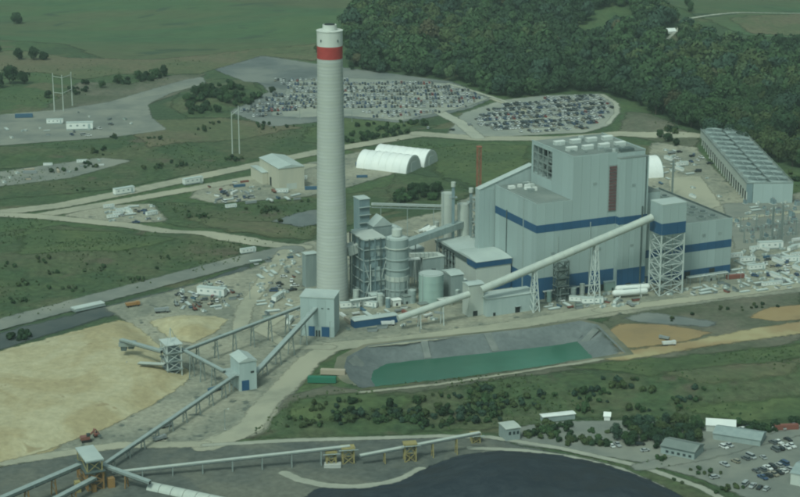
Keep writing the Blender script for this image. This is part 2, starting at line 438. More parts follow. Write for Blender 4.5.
# loose sheets (gravel, dirt, rough ground) that lie on the terrain, each with its own ragged border
LAYER = [0.20]
def sheet(name, m, poly=None, line=None, width=None, margin=3.0, cell=5.0, dome=None, closed_world=None, world_line=None, rough=0.0):
    LAYER[0] += 0.006
    off = LAYER[0]
    if poly is not None or closed_world is not None:
        pts = closed_world or [tuple(G(*q)[:2]) for q in poly]
        ring = pts + [pts[0]]
    else:
        pts = world_line or [tuple(G(*q)[:2]) for q in line]
    xs, ys = [p[0] for p in pts], [p[1] for p in pts]
    pad = margin + (width or 0)
    ax = np.arange(min(xs) - pad, max(xs) + pad + cell, cell)
    ay = np.arange(min(ys) - pad, max(ys) + pad + cell, cell)
    X, Y = np.meshgrid(ax, ay)
    if poly is not None or closed_world is not None:
        d = segdist(X, Y, ring)
        e = np.where(inside(X, Y, pts), d, -d)
    else:
        e = width / 2 - segdist(X, Y, pts)
    Z = hgt(X, Y) + off
    if dome:
        hh, w = dome
        t = np.clip((e - 3.5) / w, 0, 1)
        nz = np.zeros_like(X)
        rr = random.Random(hash(name) % 1000 if False else len(name) * 7)
        for k in range(10):
            a = rr.uniform(0, 6.28); wl = rr.uniform(14, 60)
            nz += np.sin((X * math.cos(a) + Y * math.sin(a)) / wl * 2 + rr.uniform(0, 6)) / 10
        Z = Z + hh * (t * (1.6 - 0.6 * t)) * (1 + rough * nz) + rough * nz * 1.5 * t
    keep = e > -margin
    n_x, n_y = len(ax), len(ay)
    I = np.arange(n_x * n_y).reshape(n_y, n_x)
    q = np.stack([I[:-1, :-1], I[:-1, 1:], I[1:, 1:], I[1:, :-1]], -1).reshape(-1, 4)
    kf = keep.ravel()
    q = q[kf[q].any(1)]
    used = np.unique(q)
    rm = np.full(n_x * n_y, -1); rm[used] = np.arange(len(used))
    v = np.stack([X, Y, Z], -1).reshape(-1, 3)[used]
    me = fastmesh(name, v, rm[q], [m])
    me.polygons.foreach_set('use_smooth', [True] * len(me.polygons))
    at = me.attributes.new('edge', 'FLOAT', 'POINT')
    at.data.foreach_set('value', e.ravel()[used].astype(np.float32))
    return put(name, me)
def S(name, m, poly=None, **k): return structure(sheet(name, m, poly, **k))

S('pasture', 'pasture', [(-260, -60), (420, -70), (370, 10), (352, 38), (300, 52), (262, 56), (180, 62), (110, 62), (60, 44), (0, 40), (-260, 48)], cell=14.0, margin=14)
S('pasture', 'pasture', [(664, 2), (700, -30), (900, -50), (930, 25), (800, 40), (745, 36), (712, 22), (690, 12)], cell=12.0, margin=10)
S('dry_grass', 'dry_grass', [(-80, 56), (20, 50), (70, 58), (150, 60), (250, 50), (318, 44), (322, 62), (262, 56), (200, 74), (120, 74), (80, 80), (40, 72), (-80, 74)], cell=10, margin=9)
S('dry_grass', 'dry_grass', [(728, 18), (800, 14), (900, 10), (900, 30), (800, 36), (750, 34)], cell=10, margin=9)
S('rough_ground', 'rough', [(-60, 240), (60, 226), (150, 232), (240, 246), (235, 262), (120, 290), (0, 322), (-60, 336)], margin=9)
S('rough_ground', 'rough', [(-60, 148), (60, 145), (140, 132), (210, 120), (330, 122), (440, 126), (330, 150), (200, 173), (110, 190), (-60, 204), (-60, 190), (70, 178), (130, 160), (60, 165), (-60, 174)], margin=9)
S('rough_ground', 'rough', [(185, 84), (225, 78), (268, 96), (240, 108), (232, 118), (190, 118), (170, 108)], margin=9)
S('rough_ground', 'rough', [(255, 420), (300, 396), (420, 392), (560, 372), (700, 376), (900, 350), (900, 390), (720, 420), (600, 418), (500, 428), (300, 440), (248, 438)], margin=9)
S('rough_ground', 'rough', [(150, 202), (230, 205), (320, 200), (420, 180), (440, 190), (350, 226), (300, 240), (170, 226)], margin=9)
S('rough_ground', 'rough', [(395, 172), (440, 178), (478, 192), (440, 208), (385, 206)], margin=9)
S('bare_ground', 'bare', [(-40, 120), (40, 112), (80, 82), (130, 84), (165, 76), (205, 74), (190, 90), (150, 104), (60, 118)], margin=8)
S('bare_ground', 'bare', [(250, 424), (275, 398), (330, 385), (362, 392), (600, 359), (800, 334), (800, 343), (600, 368), (420, 392), (300, 402)], margin=8)
S('bare_ground', 'bare', [(610, 316), (700, 300), (800, 288), (800, 330), (690, 344), (622, 352), (598, 330)], margin=8)
S('bare_ground', 'bare', [(630, 112), (660, 118), (700, 140), (690, 150), (640, 138), (618, 130)], margin=8)
S('dark_verge', 'dark_wash', [(-200, 384), (60, 318), (120, 303), (200, 283), (250, 264), (245, 275), (180, 292), (110, 316), (0, 350), (-200, 402)], margin=5)
S('meadow', 'meadow', [(425, 150), (470, 144), (528, 146), (526, 168), (478, 188), (440, 176)], margin=8)
S('meadow', 'meadow', [(290, 400), (330, 394), (420, 396), (400, 408), (330, 420), (290, 425)], margin=8)
S('meadow', 'meadow', [(560, 366), (660, 358), (800, 345), (840, 350), (760, 366), (640, 376)], margin=8)
S('meadow', 'meadow', [(345, 118), (420, 124), (400, 134), (345, 146), (300, 142), (310, 128)], margin=8)
S('meadow', 'meadow', [(20, 228), (120, 232), (180, 240), (120, 252), (20, 256)], margin=8)
S('meadow', 'meadow', [(680, 408), (760, 400), (840, 395), (840, 420), (720, 422)], margin=8)
S('dry_grass', 'dry_grass', [(120, 122), (220, 118), (300, 128), (240, 140), (150, 148)], margin=8)
S('dry_grass', 'dry_grass', [(180, 214), (250, 222), (320, 226), (310, 240), (230, 232)], margin=8)
S('dry_grass', 'dry_grass', [(660, 372), (740, 364), (800, 362), (790, 374), (700, 384)], margin=8)
S('gravel_yard', 'gravel', [(255, 268), (300, 244), (352, 232), (440, 212), (480, 192), (560, 196), (640, 190), (652, 142), (696, 148), (746, 200), (830, 186), (830, 290),
   (735, 299), (600, 318), (400, 341), (345, 346), (318, 364), (264, 434), (200, 446), (150, 442), (60, 456), (-40, 474), (-40, 455), (90, 415), (165, 372), (150, 340), (120, 318), (105, 308), (185, 288)])
S('gravel_yard', 'gravel', [(200, 185), (255, 176), (310, 163), (360, 152), (400, 172), (340, 190), (300, 198), (215, 204), (190, 198)])
S('gravel_yard', 'gravel', [(62, 216), (100, 206), (152, 204), (168, 222), (110, 223)], margin=3)
S('clay_pad', 'sand_ground', [(-50, 448), (20, 436), (62, 446), (30, 462), (-50, 478)])
S('switchyard_ground', 'grey_road', [(722, 204), (830, 200), (830, 246), (735, 250), (728, 222)])
S('sandy_ground', 'dirt_road', [(668, 178), (700, 176), (722, 206), (700, 212), (672, 200)], margin=4)
S('car_park', 'lot_gravel', [(230, 112), (255, 100), (268, 92), (240, 80), (214, 70), (262, 56), (316, 64), (345, 68), (400, 75), (452, 82), (492, 99), (470, 109), (430, 118), (398, 123), (345, 118), (305, 124), (270, 127)])
S('car_park', 'lot_pale', [(290, 82), (330, 78), (400, 80), (452, 84), (488, 99), (468, 107), (400, 121), (345, 116), (300, 118), (270, 116), (282, 98)])
S('car_park', 'lot_pale', [(462, 114), (500, 101), (540, 96), (602, 94), (620, 108), (612, 124), (585, 133), (500, 137), (446, 136)])
S('gravel_pad', 'grey_road', [(-140, 128), (0, 115), (60, 110), (110, 102), (150, 90), (185, 80), (203, 77), (206, 84), (172, 93), (148, 105), (152, 118), (167, 130), (110, 138), (0, 146), (-140, 158)])
S('gravel_pad', 'grey_road', [(-140, 196), (0, 172), (100, 158), (132, 161), (72, 178), (0, 187), (-140, 208)])
S('coal_yard_ground', 'coal_ground', [(-60, 478), (60, 457), (120, 447), (210, 446), (340, 440), (480, 437), (520, 446), (600, 462), (660, 478), (740, 510), (800, 560), (-90, 560)])
S('rough_ground', 'rough', [(596, 458), (640, 466), (700, 484), (748, 508), (700, 520), (660, 490), (620, 470)], margin=4)
S('clay_pad', 'clay', [(610, 330), (622, 324), (664, 325), (712, 333), (690, 341), (640, 348), (618, 349)])
S('clay_pad', 'clay', [(748, 318), (768, 308), (830, 303), (830, 318), (776, 322)])
S('slate_pad', 'lot_gravel', [(622, 318), (648, 313), (716, 322), (712, 328), (640, 323)])
S('paved_lot', 'grey_road', [(502, 430), (560, 422), (640, 421), (740, 428), (850, 424), (850, 540), (760, 505), (740, 496), (700, 479), (640, 463), (560, 450), (520, 446)])
S('sandy_ground', 'sand_ground', [(600, 360), (622, 352), (690, 342), (760, 328), (830, 318), (830, 330), (700, 348), (622, 361)], margin=3)
# roads and tracks
def road(m, line, w, name='road'): return S(name, m, line=line, width=w, margin=2.0, cell=min(4.0, w / 2.6))
road('dirt_road', [(-200, 232), (0, 213), (60, 206), (130, 192), (200, 177), (320, 152), (420, 135), (460, 137)], 15)
road('dirt_road', [(40, 216), (120, 202), (200, 188), (255, 178), (310, 166)], 13)
road('dirt_road', [(-200, 205), (40, 217), (130, 226), (220, 237), (305, 248)], 12)
road('dirt_road', [(418, 134), (480, 139), (560, 139), (620, 134), (700, 136), (730, 140)], 17)
road('dirt_road', [(492, 99), (515, 108), (530, 113)], 6)
road('pale_track', [(440, 113), (462, 124), (478, 138)], 12)
road('pale_track', [(345, 93), (370, 100), (420, 110), (440, 113)], 6)
road('pale_track', [(246, 110), (300, 105), (345, 98)], 5)
road('pale_track', [(448, 84), (478, 93), (512, 104)], 5)
road('pale_track', [(602, 95), (616, 104), (617, 114), (608, 124)], 5)
road('grey_road', [(-200, 385), (0, 325), (120, 293), (200, 272), (245, 260), (292, 250)], 18)
road('dirt_road', [(205, 447), (250, 428), (280, 392), (308, 362), (332, 347), (400, 341), (500, 328), (570, 316), (610, 309)], 14)
road('dirt_road', [(600, 311), (700, 299), (770, 290), (830, 280)], 10)
road('dirt_road', [(300, 305), (260, 330), (290, 348), (330, 348)], 8)
road('dirt_road', [(285, 252), (262, 285), (245, 308), (240, 330)], 10)
road('dirt_road', [(362, 393), (440, 385), (520, 373), (600, 360)], 4)
road('dirt_road', [(716, 224), (760, 216), (830, 210)], 8)
road('dirt_road', [(770, 290), (785, 270), (800, 262), (830, 256)], 9)
road('dirt_road', [(-40, 470), (60, 455), (120, 446), (205, 445)], 8)
road('pale_lane', [(205, 446), (300, 441), (440, 437), (490, 438), (560, 449), (640, 467), (700, 488), (760, 520)], 4)
road('pale_lane', [(470, 449), (520, 451), (570, 458), (620, 470), (660, 488)], 4)
road('pale_track', [(640, 60), (690, 20), (740, 13), (840, 13)], 4)
road('grey_road', [(640, 468), (700, 458), (760, 442), (850, 420)], 9)
# curved concrete rail bed of the coal stacker
rb = S('rail_bed', 'pale_lane', line=[(284, 474), (300, 481), (325, 486.5), (355, 488), (385, 485), (405, 479), (421, 470)], width=5.5, margin=1.5, cell=2.0)

# bulk piles
def pile(name, label, m, poly, hh, w, rough, cell=3.0):
    o = sheet(name, m, poly, dome=(hh, w), cell=cell, margin=2.5, rough=rough)
    return tag(o, label, 'pile')
pile('sand_pile', 'broad tan sand stockpile with flat graded top, biggest pile, beside the stacker tower', 'sand',
     [(-70, 372), (0, 352), (60, 336), (118, 321), (132, 324), (152, 340), (176, 360), (192, 374), (186, 384), (150, 407), (100, 432), (40, 453), (-10, 466), (-80, 480)], 4.2, 14, 0.25, 4.0)
pile('sand_pile', 'small ochre sand heap behind the stacker tower', 'sand', [(148, 322), (180, 316), (214, 317), (228, 321), (214, 334), (192, 345), (168, 338)], 4.0, 11, 0.3)
pile('coal_pile', 'huge near-black coal stockpile inside the curved rail bed', 'coal',
     [(318, 489), (360, 490), (400, 483), (432, 466), (460, 456), (500, 451.5), (560, 456), (610, 467), (645, 479), (680, 496), (740, 540), (300, 560), (270, 520)], 9.0, 30, 0.6, 3.0)

pile('gravel_heap', 'long blue-grey gravel heap on the green left of chimney', 'lot_gravel', [(272, 222), (300, 213), (330, 210), (330, 222), (300, 228)], 4.0, 9, 0.2, 3.0)
# settling pond: berm, lined banks and water
rim, inner = POND_RIM, inset(POND_RIM, 15.0)
n = len(rim)
def subdiv(poly, k=5):
    o = []
    for i in range(len(poly)):
        a, b = poly[i], poly[(i + 1) % len(poly)]
        for j in range(k): o.append((a[0] + (b[0] - a[0]) * j / k, a[1] + (b[1] - a[1]) * j / k))
    return o
rng = random.Random(4)
rings = [[(x, y, -0.4) for x, y in subdiv(inset(rim, -7.0))], [(x, y, 0.75 + rng.uniform(-.1, .1)) for x, y in subdiv(inset(rim, -3.0))], [(x, y, 0.8) for x, y in subdiv(inset(rim, 0.0))]]
def loft(rings, name, m):
    b = MB(); k = len(rings[0]); vs = [p for r in rings for p in r]
    b.add(vs, [(i * k + j, i * k + (j + 1) % k, (i + 1) * k + (j + 1) % k, (i + 1) * k + j) for i in range(len(rings) - 1) for j in range(k)])
    return b.build(name, m, smooth=True)
mat('berm', (0.165, 0.165, 0.120), (0.120, 0.130, 0.090), 0.08, c3=(0.210, 0.200, 0.145), big=0.03)
structure(loft(rings, 'pond_berm', 'berm'))
def lerp2(t, z, wob):
    a, b = subdiv(rim), subdiv(inner)
    return [(p[0] + (q[0] - p[0]) * t + rng.uniform(-wob, wob), p[1] + (q[1] - p[1]) * t + rng.uniform(-wob, wob), z) for p, q in zip(a, b)]
structure(loft([lerp2(0, 0.82, 0), lerp2(.33, -1.7, .3), lerp2(.66, -4.1, .3), lerp2(1.0, -6.2, .4), lerp2(1.5, -9.5, 0)], 'pond_liner', 'liner'))
wb = MB(); wp = inset(rim, 12.0)
wb.add([(x, y, -6.0) for x, y in wp], [list(range(len(wp)))])
structure(wb.build('pond_water', 'pond_water'))
# paler liner strips / spillways laid down the bank
def strip(px0, px1, w, m='liner_pale'):
    a, b = P(*px0, 0.9), P(*px1, -5.6)
    d = (b - a); side = Vector((-d.y, d.x, 0)).normalized() * w / 2
    s_ = MB(); up = Vector((0, 0, 0.12))
    s_.add([a - side + up, a + side + up, b + side + up, b - side + up, a - side - up, a + side - up, b + side - up, b - side - up],
           [(0, 1, 2, 3), (7, 6, 5, 4), (0, 4, 5, 1), (1, 5, 6, 2), (2, 6, 7, 3), (3, 7, 4, 0)])
    return s_.build('spillway', m)
for (a, b, w, lb) in (((487, 333), (496, 351), 4.5, 'pale chute down the long pond bank below the grey shed'),
                      ((424, 341), (428, 358), 4.0, 'pale stained chute down the long pond bank near the low blue shed'),
                      ((352, 358), (366, 371), 11, 'wide pale liner sheet on the short pond bank beside the green container'),
                      ((596, 329), (583, 343), 5.0, 'pale chute on the pond bank beside the clay pad')):
    tag(strip(a, b, w), lb, 'chute')
# ------------------------------------------------------------------ helpers for buildings
class Site:                            # a rectangular plot: origin = near left ground corner, local x right along the front, y away, z up
    def __init__(s, px, py, xr, xl=None, yt=None, ang=PA, W=None, H=None, L=None):
        s.o = G(px, py); s.ang = ang
        s.u, s.v = U(ang), V(ang)
        s.L = L if L is not None else along(s.o, s.u, xr)
        s.W = W if W is not None else along(s.o, s.v, xl)
        s.H = H if H is not None else zat(s.o, yt) - s.o.z
    def pt(s, x, y, z=0): return s.o + s.u * x + s.v * y + Vector((0, 0, z))
_panel = {}
def unit_panel(m):
    if m not in _panel: _panel[m] = MB().box(0, 1, -1, 0, 0, 1).mesh('cladding_panel', m)
    return _panel[m]
def clad_x(par, m, x0, x1, z0, z1, y=0.0, w=6.0, t=0.16, gap=0.10, name='cladding_panel'):      # panels on a face that looks towards -y
    n = max(1, round((x1 - x0) / w)); d = (x1 - x0) / n
    for k in range(n):
        o = put(name, unit_panel(m), par, (x0 + k * d + gap / 2, y, z0)); o.scale = (d - gap, t, z1 - z0)
def clad_y(par, m, y0, y1, z0, z1, x=0.0, w=6.0, t=0.16, gap=0.10, name='cladding_panel'):      # panels on a face that looks towards -x
    n = max(1, round((y1 - y0) / w)); d = (y1 - y0) / n
    for k in range(n):
        o = put(name, unit_panel(m), par, (x, y0 + (k + 1) * d - gap / 2, z0), -math.pi / 2); o.scale = (d - gap, t, z1 - z0)
def P1(name, m, par, *boxes, smooth=False):
    b = MB()
    for q in boxes: b.box(*q)
    return b.build(name, m, par, smooth)
def bars(name, m, par, segs, w):      # each member a piece of its own
    for p, q in segs: MB().bar(p, q, w).build(name, m, par)
def lattice(par, x0, x1, y0, y1, z0, z1, n, m='steel_pale', w=0.7, bw=0.4, top=True):
    for x in (x0, x1):
        for y in (y0, y1): MB().bar((x, y, z0), (x, y, z1), w).build('leg', m, par)
    dz = (z1 - z0) / n
    for k in range(n):
        a, b = z0 + k * dz, z0 + (k + 1) * dz
        for (p, q) in (((x0, y0), (x1, y0)), ((x0, y1), (x1, y1)), ((x0, y0), (x0, y1)), ((x1, y0), (x1, y1))):
            bars('brace', m, par, [((*p, a), (*q, b)), ((*q, a), (*p, b))], bw)
            bars('girt', m, par, [((*p, b), (*q, b))], bw)
def windows_x(par, xs, z, w, h, y=0.0, m='glass'):
    for x in xs: P1('window', m, par, (x - w / 2, x + w / 2, y - 0.12, y + 0.05, z, z + h))
def shed(name, label, s, wall='wall', roof='roof_pale', ridge=1.2, cat='shed', doors=(), wins=(), axis='x', group=None, band=None, over=0.4):
    t = thing(name, label, cat, s.o, s.ang, group)
    L, W, H = s.L, s.W, s.H
    P1('wall', wall, t, (0, L, 0, W, 0, H))
    b = MB(); e = over
    if axis == 'x': b.sweep([(-e, H + .02), (W + e, H + .02), (W + e, H + .3), (W / 2, H + .3 + ridge), (-e, H + .3)], -e, L + e, 'x')
    else: b.sweep([(-e, H + .02), (L + e, H + .02), (L + e, H + .3), (L / 2, H + .3 + ridge), (-e, H + .3)], -e, W + e, 'y')
    b.build('roof', roof, t)
    for (x, w, h) in doors: P1('door', 'dark', t, (x - w / 2, x + w / 2, -0.14, 0.05, 0.02, h))
    for (x, z, w, h) in wins: P1('window', 'glass', t, (x - w / 2, x + w / 2, -0.13, 0.05, z, z + h))
    if band: P1('band', band[0], t, (-.12, L + .12, -.12, W + .12, band[1], band[2]))
    return t

# ------------------------------------------------------------------ chimney
C0 = P(332.5, 301)
t = thing('chimney', 'tall pale concrete chimney with red band below its white top', 'chimney', C0)
HT = zat(C0, 30)
rb_, rt_ = 9.7, 7.35
def rad(z): return rt_ + (rb_ - rt_) * (1 - z / HT) ** 1.25
zr0, zr1 = zat(C0, 58), zat(C0, 45.5)
prof = []
k = 0; z = 0.0
while z < zr0 - 1:
    prof += [(rad(z), z), (rad(z), z + 3.45), (rad(z) - 0.05, z + 3.5), (rad(z) - 0.05, z + 3.72)]; z += 3.8
prof.append((rad(zr0), zr0))
MB().lathe(prof, 48, cap=False).build('shaft', 'chimney_shell', t, smooth=True)
MB().lathe([(rad(zr0) + .05, zr0), (rad(zr0) + .05, zr1)], 48, cap=False).build('red_band', 'red', t, smooth=True)
MB().lathe([(rad(zr1) + .12, zr1), (rad(zr1) + .12, HT - .6), (rad(HT) + .45, HT - .5), (rad(HT) + .45, HT), (4.2, HT)], 48, cap=False).build('top_shell', 'chimney_white', t, smooth=True)
zc = zat(C0, 24.5)
MB().lathe([(4.25, HT - .2), (4.1, zc), (3.6, zc), (3.6, zc - 3)], 32, cap=True).build('flue_liner', 'chimney_white', t, smooth=True)
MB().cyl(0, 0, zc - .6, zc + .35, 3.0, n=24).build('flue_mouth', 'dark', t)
for a in (-130, -50, 20, 160):
    q = math.radians(a); r = rad(HT) + .25
    P1('aviation_light', 'steel_dark', t, (r * math.cos(q) - .35, r * math.cos(q) + .35, r * math.sin(q) - .35, r * math.sin(q) + .35, HT - 6.2, HT - 4.8))

# ------------------------------------------------------------------ boiler house and turbine hall share one long front
R0 = P(730, 273)
u, v = U(PA), V(PA)
xB = along(R0, u, 535)                 # negative: left along the front
N0 = R0 + u * xB
def fx(px): return along(N0, u, px)    # metres along the front from the boiler house's near corner
def fz(px, py): return zat(N0 + u * fx(px), py)
bh = thing('boiler_house', 'tall pale green boiler house with blue bands and red louvre strip', 'power house', N0, PA)
W1 = along(N0, v, 494)
xU, xBay, xE = fx(570), fx(613), fx(641)
zL = fz(535, 205); zU = fz(570, 157.5)
zb0, zb1 = fz(535, 233.5), fz(535, 225.8)
zg = fz(614, 268)
Utop = N0 + u * xU + Vector((0, 0, zU))
WU = along(Utop, v, 531.8)
P1('wall_core', 'wall', bh, (0.3, xE, 0.3, max(W1, WU) - .3, 0, zL - .4))
# upper block, with a real opening in its left wall
zo0, zo1 = zat(N0 + u * xU + v * (WU * .5), 182), zat(N0 + u * xU + v * (WU * .98), 143.5)
ya, yb = WU * 0.50, WU * 0.96
zo0 = zat(N0 + u * xU + v * ya, 181); zo1 = zU - 2.2
P1('upper_wall_core', 'wall', bh, (xU + 9, xE - .3, .3, WU, zL - .4, zU - .6), (xU + .3, xU + 9, .3, ya, zL - .4, zU - .6),
   (xU + .3, xU + 9, yb, WU, zL - .4, zU - .6), (xU + .3, xU + 9, ya, yb, zL - .4, zo0), (xU + .3, xU + 9, ya, yb, zo1, zU - .6))
op = P1('opening_back', 'dark', bh, (xU + 8.6, xU + 8.95, ya + .01, yb - .01, zo0 + .01, zo1 - .01))
for k in range(5):
    yy = ya + (yb - ya) * k / 4
    P1('opening_column', 'galv', bh, (xU + .2, xU + .9, yy - .35, yy + .35, zo0, zo1))
for k in range(5):
    zz = zo0 + (zo1 - zo0) * k / 4
    P1('opening_beam', 'galv', bh, (xU + .3, xU + .7, ya + .1, yb - .1, zz - .3, zz + .3))
rr = random.Random(8)
for k in range(9):
    y0 = rr.uniform(ya + 1, yb - 6); z0 = zo0 + rr.uniform(0, .75) * (zo1 - zo0)
    P1('duct_piece', rr.choice(['steel', 'galv', 'steel_dark']), bh, (xU + 1.5, xU + rr.uniform(4, 8), y0, y0 + rr.uniform(2.5, 5), z0, z0 + rr.uniform(2, 5)))
# cladding: front
for (a, b, zt) in ((0, xU, zL), (xU, xBay, zU)):
    clad_x(bh, 'blue', a, b, 0.05, zg, .3); clad_x(bh, 'wall', a, b, zg, zb0, .3)
    clad_x(bh, 'blue', a, b, zb0, zb1, .27, t=.22); clad_x(bh, 'wall', a, b, zb1, zt, .3)
# cladding: left sides
clad_y(bh, 'blue', .1, W1, 0.05, zg, .3); clad_y(bh, 'wall', .1, W1, zg, zb0, .3)
clad_y(bh, 'blue', .1, W1, zb0, zb1, .27, t=.22); clad_y(bh, 'wall', .1, W1, zb1, zL, .3)
clad_y(bh, 'wall', .1, ya, zL, zU, xU + .3); clad_y(bh, 'wall', yb, WU, zL, zU, xU + .3)
clad_y(bh, 'wall', ya, yb, zL, zo0, xU + .3); clad_y(bh, 'wall', ya, yb, zo1, zU, xU + .3)
# projecting stair and bunker bay
bayd = 4.0
zY = fz(613, 157.8)
P1('bay_wall', 'wall', bh, (xBay + .3, xE - .3, -bayd + .3, .4, 0, zY - .3))
clad_x(bh, 'blue', xBay, xE, .05, zg, -bayd + .3, w=4.5); clad_x(bh, 'wall', xBay, xE, zg, zb0, -bayd + .3, w=4.5)
clad_x(bh, 'blue', xBay, xE, zb0, zb1, -bayd + .27, w=4.5, t=.22); clad_x(bh, 'wall', xBay, xE, zb1, zY, -bayd + .3, w=4.5)
clad_y(bh, 'wall', -bayd + .1, .1, zb1, zY, xBay + .3, w=4); clad_y(bh, 'blue', -bayd + .1, .1, zb0, zb1, xBay + .28, w=4); clad_y(bh, 'wall', -bayd + .1, .1, zg, zb0, xBay + .3, w=4)
P1('bay_roof', 'roof_grey', bh, (xBay + .1, xE - .1, -bayd + .1, .2, zY - .28, zY + .15))
# red louvre strip
xl0, xl1 = fx(605.6), fx(612.6)
zl0, zl1 = fz(609, 210.5), fz(609, 165.5)
P1('louvre_frame', 'wall_grey', bh, (xl0 - .4, xl1 + .4, -.1, .13, zl0 - .5, zl1 + .5))
nl = 14
for k in range(nl):
    a = zl0 + (zl1 - zl0) * k / nl
    P1('louvre_slat', 'louvre_red', bh, (xl0, xl1, -.45, -.1, a + .1, a + (zl1 - zl0) / nl - .35))
# roofs
P1('lower_roof', 'roof_grey', bh, (.5, xU + .2, .5, W1 - .5, zL - .38, zL - .15))
P1('upper_roof', 'roof_grey', bh, (xU + .5, xE - .4, .5, WU - .2, zU - .58, zU - .2))
for q in ((.0, xU, .14, .5, zL, zL + .5), (.0, .35, .5, W1, zL, zL + .5), (xU, xBay, .14, .5, zU, zU + .45), (xU, xU + .4, .5, WU, zU, zU + .45), (xE - .4, xE, .5, WU, zU - .6, zU + .45)):
    P1('parapet', 'wall', bh, q)
LU = xE - xU
for i in range(4):                     # ridge ventilators in rows on the upper roof
    for j in range(2):
        x0 = xU + LU * (.10 + .225 * i) + j * 1.5; y0 = WU * (.30 + .34 * j)
        o = P1('roof_vent', 'steel_pale', bh, (x0, x0 + LU * .13, y0, y0 + 3.6, zU - .2, zU + 1.9))
        P1('vent_cap', 'white', o, (x0 - .3, x0 + LU * .13 + .3, y0 + .5, y0 + 3.1, zU + 1.9, zU + 2.3))
for k in range(7):
    x0 = xU + LU * (.48 + .045 * k); P1('fan_unit', rr.choice(['steel', 'steel_pale', 'galv']), bh, (x0, x0 + 2.2, 3.5, 6.0, zU - .2, zU + rr.uniform(1.2, 2.2)))
P1('stair_head', 'steel_dark', bh, (xBay + 3, xE - 8, .8, 6.5, zU - .2, zU + 1.6))
for k in range(10):
    x0 = xU + rr.uniform(.05, .9) * LU; y0 = WU * rr.uniform(.15, .92)
    P1('roof_unit', rr.choice(['steel', 'steel_pale', 'galv', 'wall_grey']), bh, (x0, x0 + rr.uniform(1, 3), y0, y0 + rr.uniform(1, 3), zU - .2, zU + rr.uniform(.6, 1.8)))
for k in range(9):
    x0 = rr.uniform(2, xU - 6); y0 = W1 * rr.uniform(.45, .9)
    P1('roof_unit', rr.choice(['white', 'steel_pale', 'galv', 'white']), bh, (x0, x0 + rr.uniform(2, 5), y0, y0 + rr.uniform(1.5, 3), zL - .15, zL + rr.uniform(.8, 2.2)))
x_rail = [(.8, .8), (xU - .6, .8)]
bars('guard_rail', 'steel', bh, [((.8, W1 - 2, zL + 1.1), (.8, 1, zL + 1.1)), ((.8, 1, zL + 1.1), (xU - .6, 1, zL + 1.1))], .12)
P1('downpipe', 'steel_dark', bh, (xE - 4.2, xE - 3.4, -bayd - .5, -bayd + .1, 0, fz(632, 205)))
# sloping duct house behind the lower block
dx0, dx1 = -2.0, xU + 1
yb0 = W1 + 1.5
B0 = N0 + v * yb0
duct = thing('duct_house', 'pale duct house with long sloping roof leaning on the boiler house', 'duct house', B0, PA)
zd0 = zat(B0 + u * along(B0, u, 478), 190); zd1 = zat(B0 + u * along(B0, u, 530), 165)
xa, xb = along(B0, u, 478), along(B0, u, 531)
dd = MB(); dd.sweep([(xa, 0), (xb, 0), (xb, zd1), (xa, zd0)], 0, 5, 'y'); dd.build('wall', 'wall', duct)
dd = MB(); dd.add([(xa, -.5, zd0 + .02), (xb, -.5, zd1 + .02), (xb, 5.3, zd1 + .02), (xa, 5.3, zd0 + .02), (xa, -.5, zd0 + .35), (xb, -.5, zd1 + .35), (xb, 5.3, zd1 + .35), (xa, 5.3, zd0 + .35)],
       [(0, 3, 2, 1), (4, 5, 6, 7), (0, 1, 5, 4), (1, 2, 6, 5), (2, 3, 7, 6), (3, 0, 4, 7)]); dd.build('roof', 'roof_pale', duct)
clad_x(duct, 'wall', xa, along(B0, u, 494), .1, zd0, 0, w=4)

# turbine hall to the right of the boiler house
T0 = N0 + u * (xE + .15)
th = thing('turbine_hall', 'long low turbine hall with two dark blue bands and flat roof', 'power house', T0, PA)
Lt = -xB - xE - .15
zT = zat(R0, 218.5)
Rt = R0 + Vector((0, 0, zT))
WT = along(Rt, v, 659)
zt0, zt1, zt2 = zat(R0, 246.5), zat(R0, 239), zat(R0, 264.3)
P1('wall_core', 'wall', th, (0, Lt - .2, .3, WT, 0, zT - .5))
clad_x(th, 'blue', 0, Lt, .05, zt2, .3); clad_x(th, 'wall', 0, Lt, zt2, zt0, .3)
clad_x(th, 'blue', 0, Lt, zt0, zt1, .27, t=.22); clad_x(th, 'wall', 0, Lt, zt1, zT, .3)
P1('roof', 'roof_grey', th, (.2, Lt - .5, .5, WT - .2, zT - .48, zT - .2))
P1('parapet', 'wall', th, (0, Lt, .15, .5, zT, zT + .5)); P1('parapet', 'steel_dark', th, (Lt - .45, Lt, .5, WT, zT - .5, zT + .9)); P1('parapet', 'wall', th, (.2, Lt - .5, WT - .2, WT + .1, zT - .5, zT + .6))
for k in range(14):
    i, j = k % 2, k // 2
    x0 = Lt * (.68 + .13 * i); y0 = WT * (.06 + .13 * j)
    o = P1('roof_fan', 'galv', th, (x0, x0 + 4.5, y0, y0 + 4.5, zT - .2, zT + 1.4)); MB().cyl(x0 + 2.25, y0 + 2.25, zT + 1.4, zT + 2.0, 1.7, n=12).build('fan_ring', 'steel_dark', o)
P1('gable_block', 'wall', th, (0.1, fx(650) - xE + 6, 2.0, 20, zT - .4, fz(634, 195)))
P1('gable_block_roof', 'roof_grey', th, (0.05, fx(650) - xE + 6.1, 1.95, 20.1, fz(634, 195), fz(634, 195) + .4))
for k in range(3): P1('door', 'dark', th, (Lt * (.2 + .28 * k), Lt * (.2 + .28 * k) + 4, .02, .2, .05, 5))

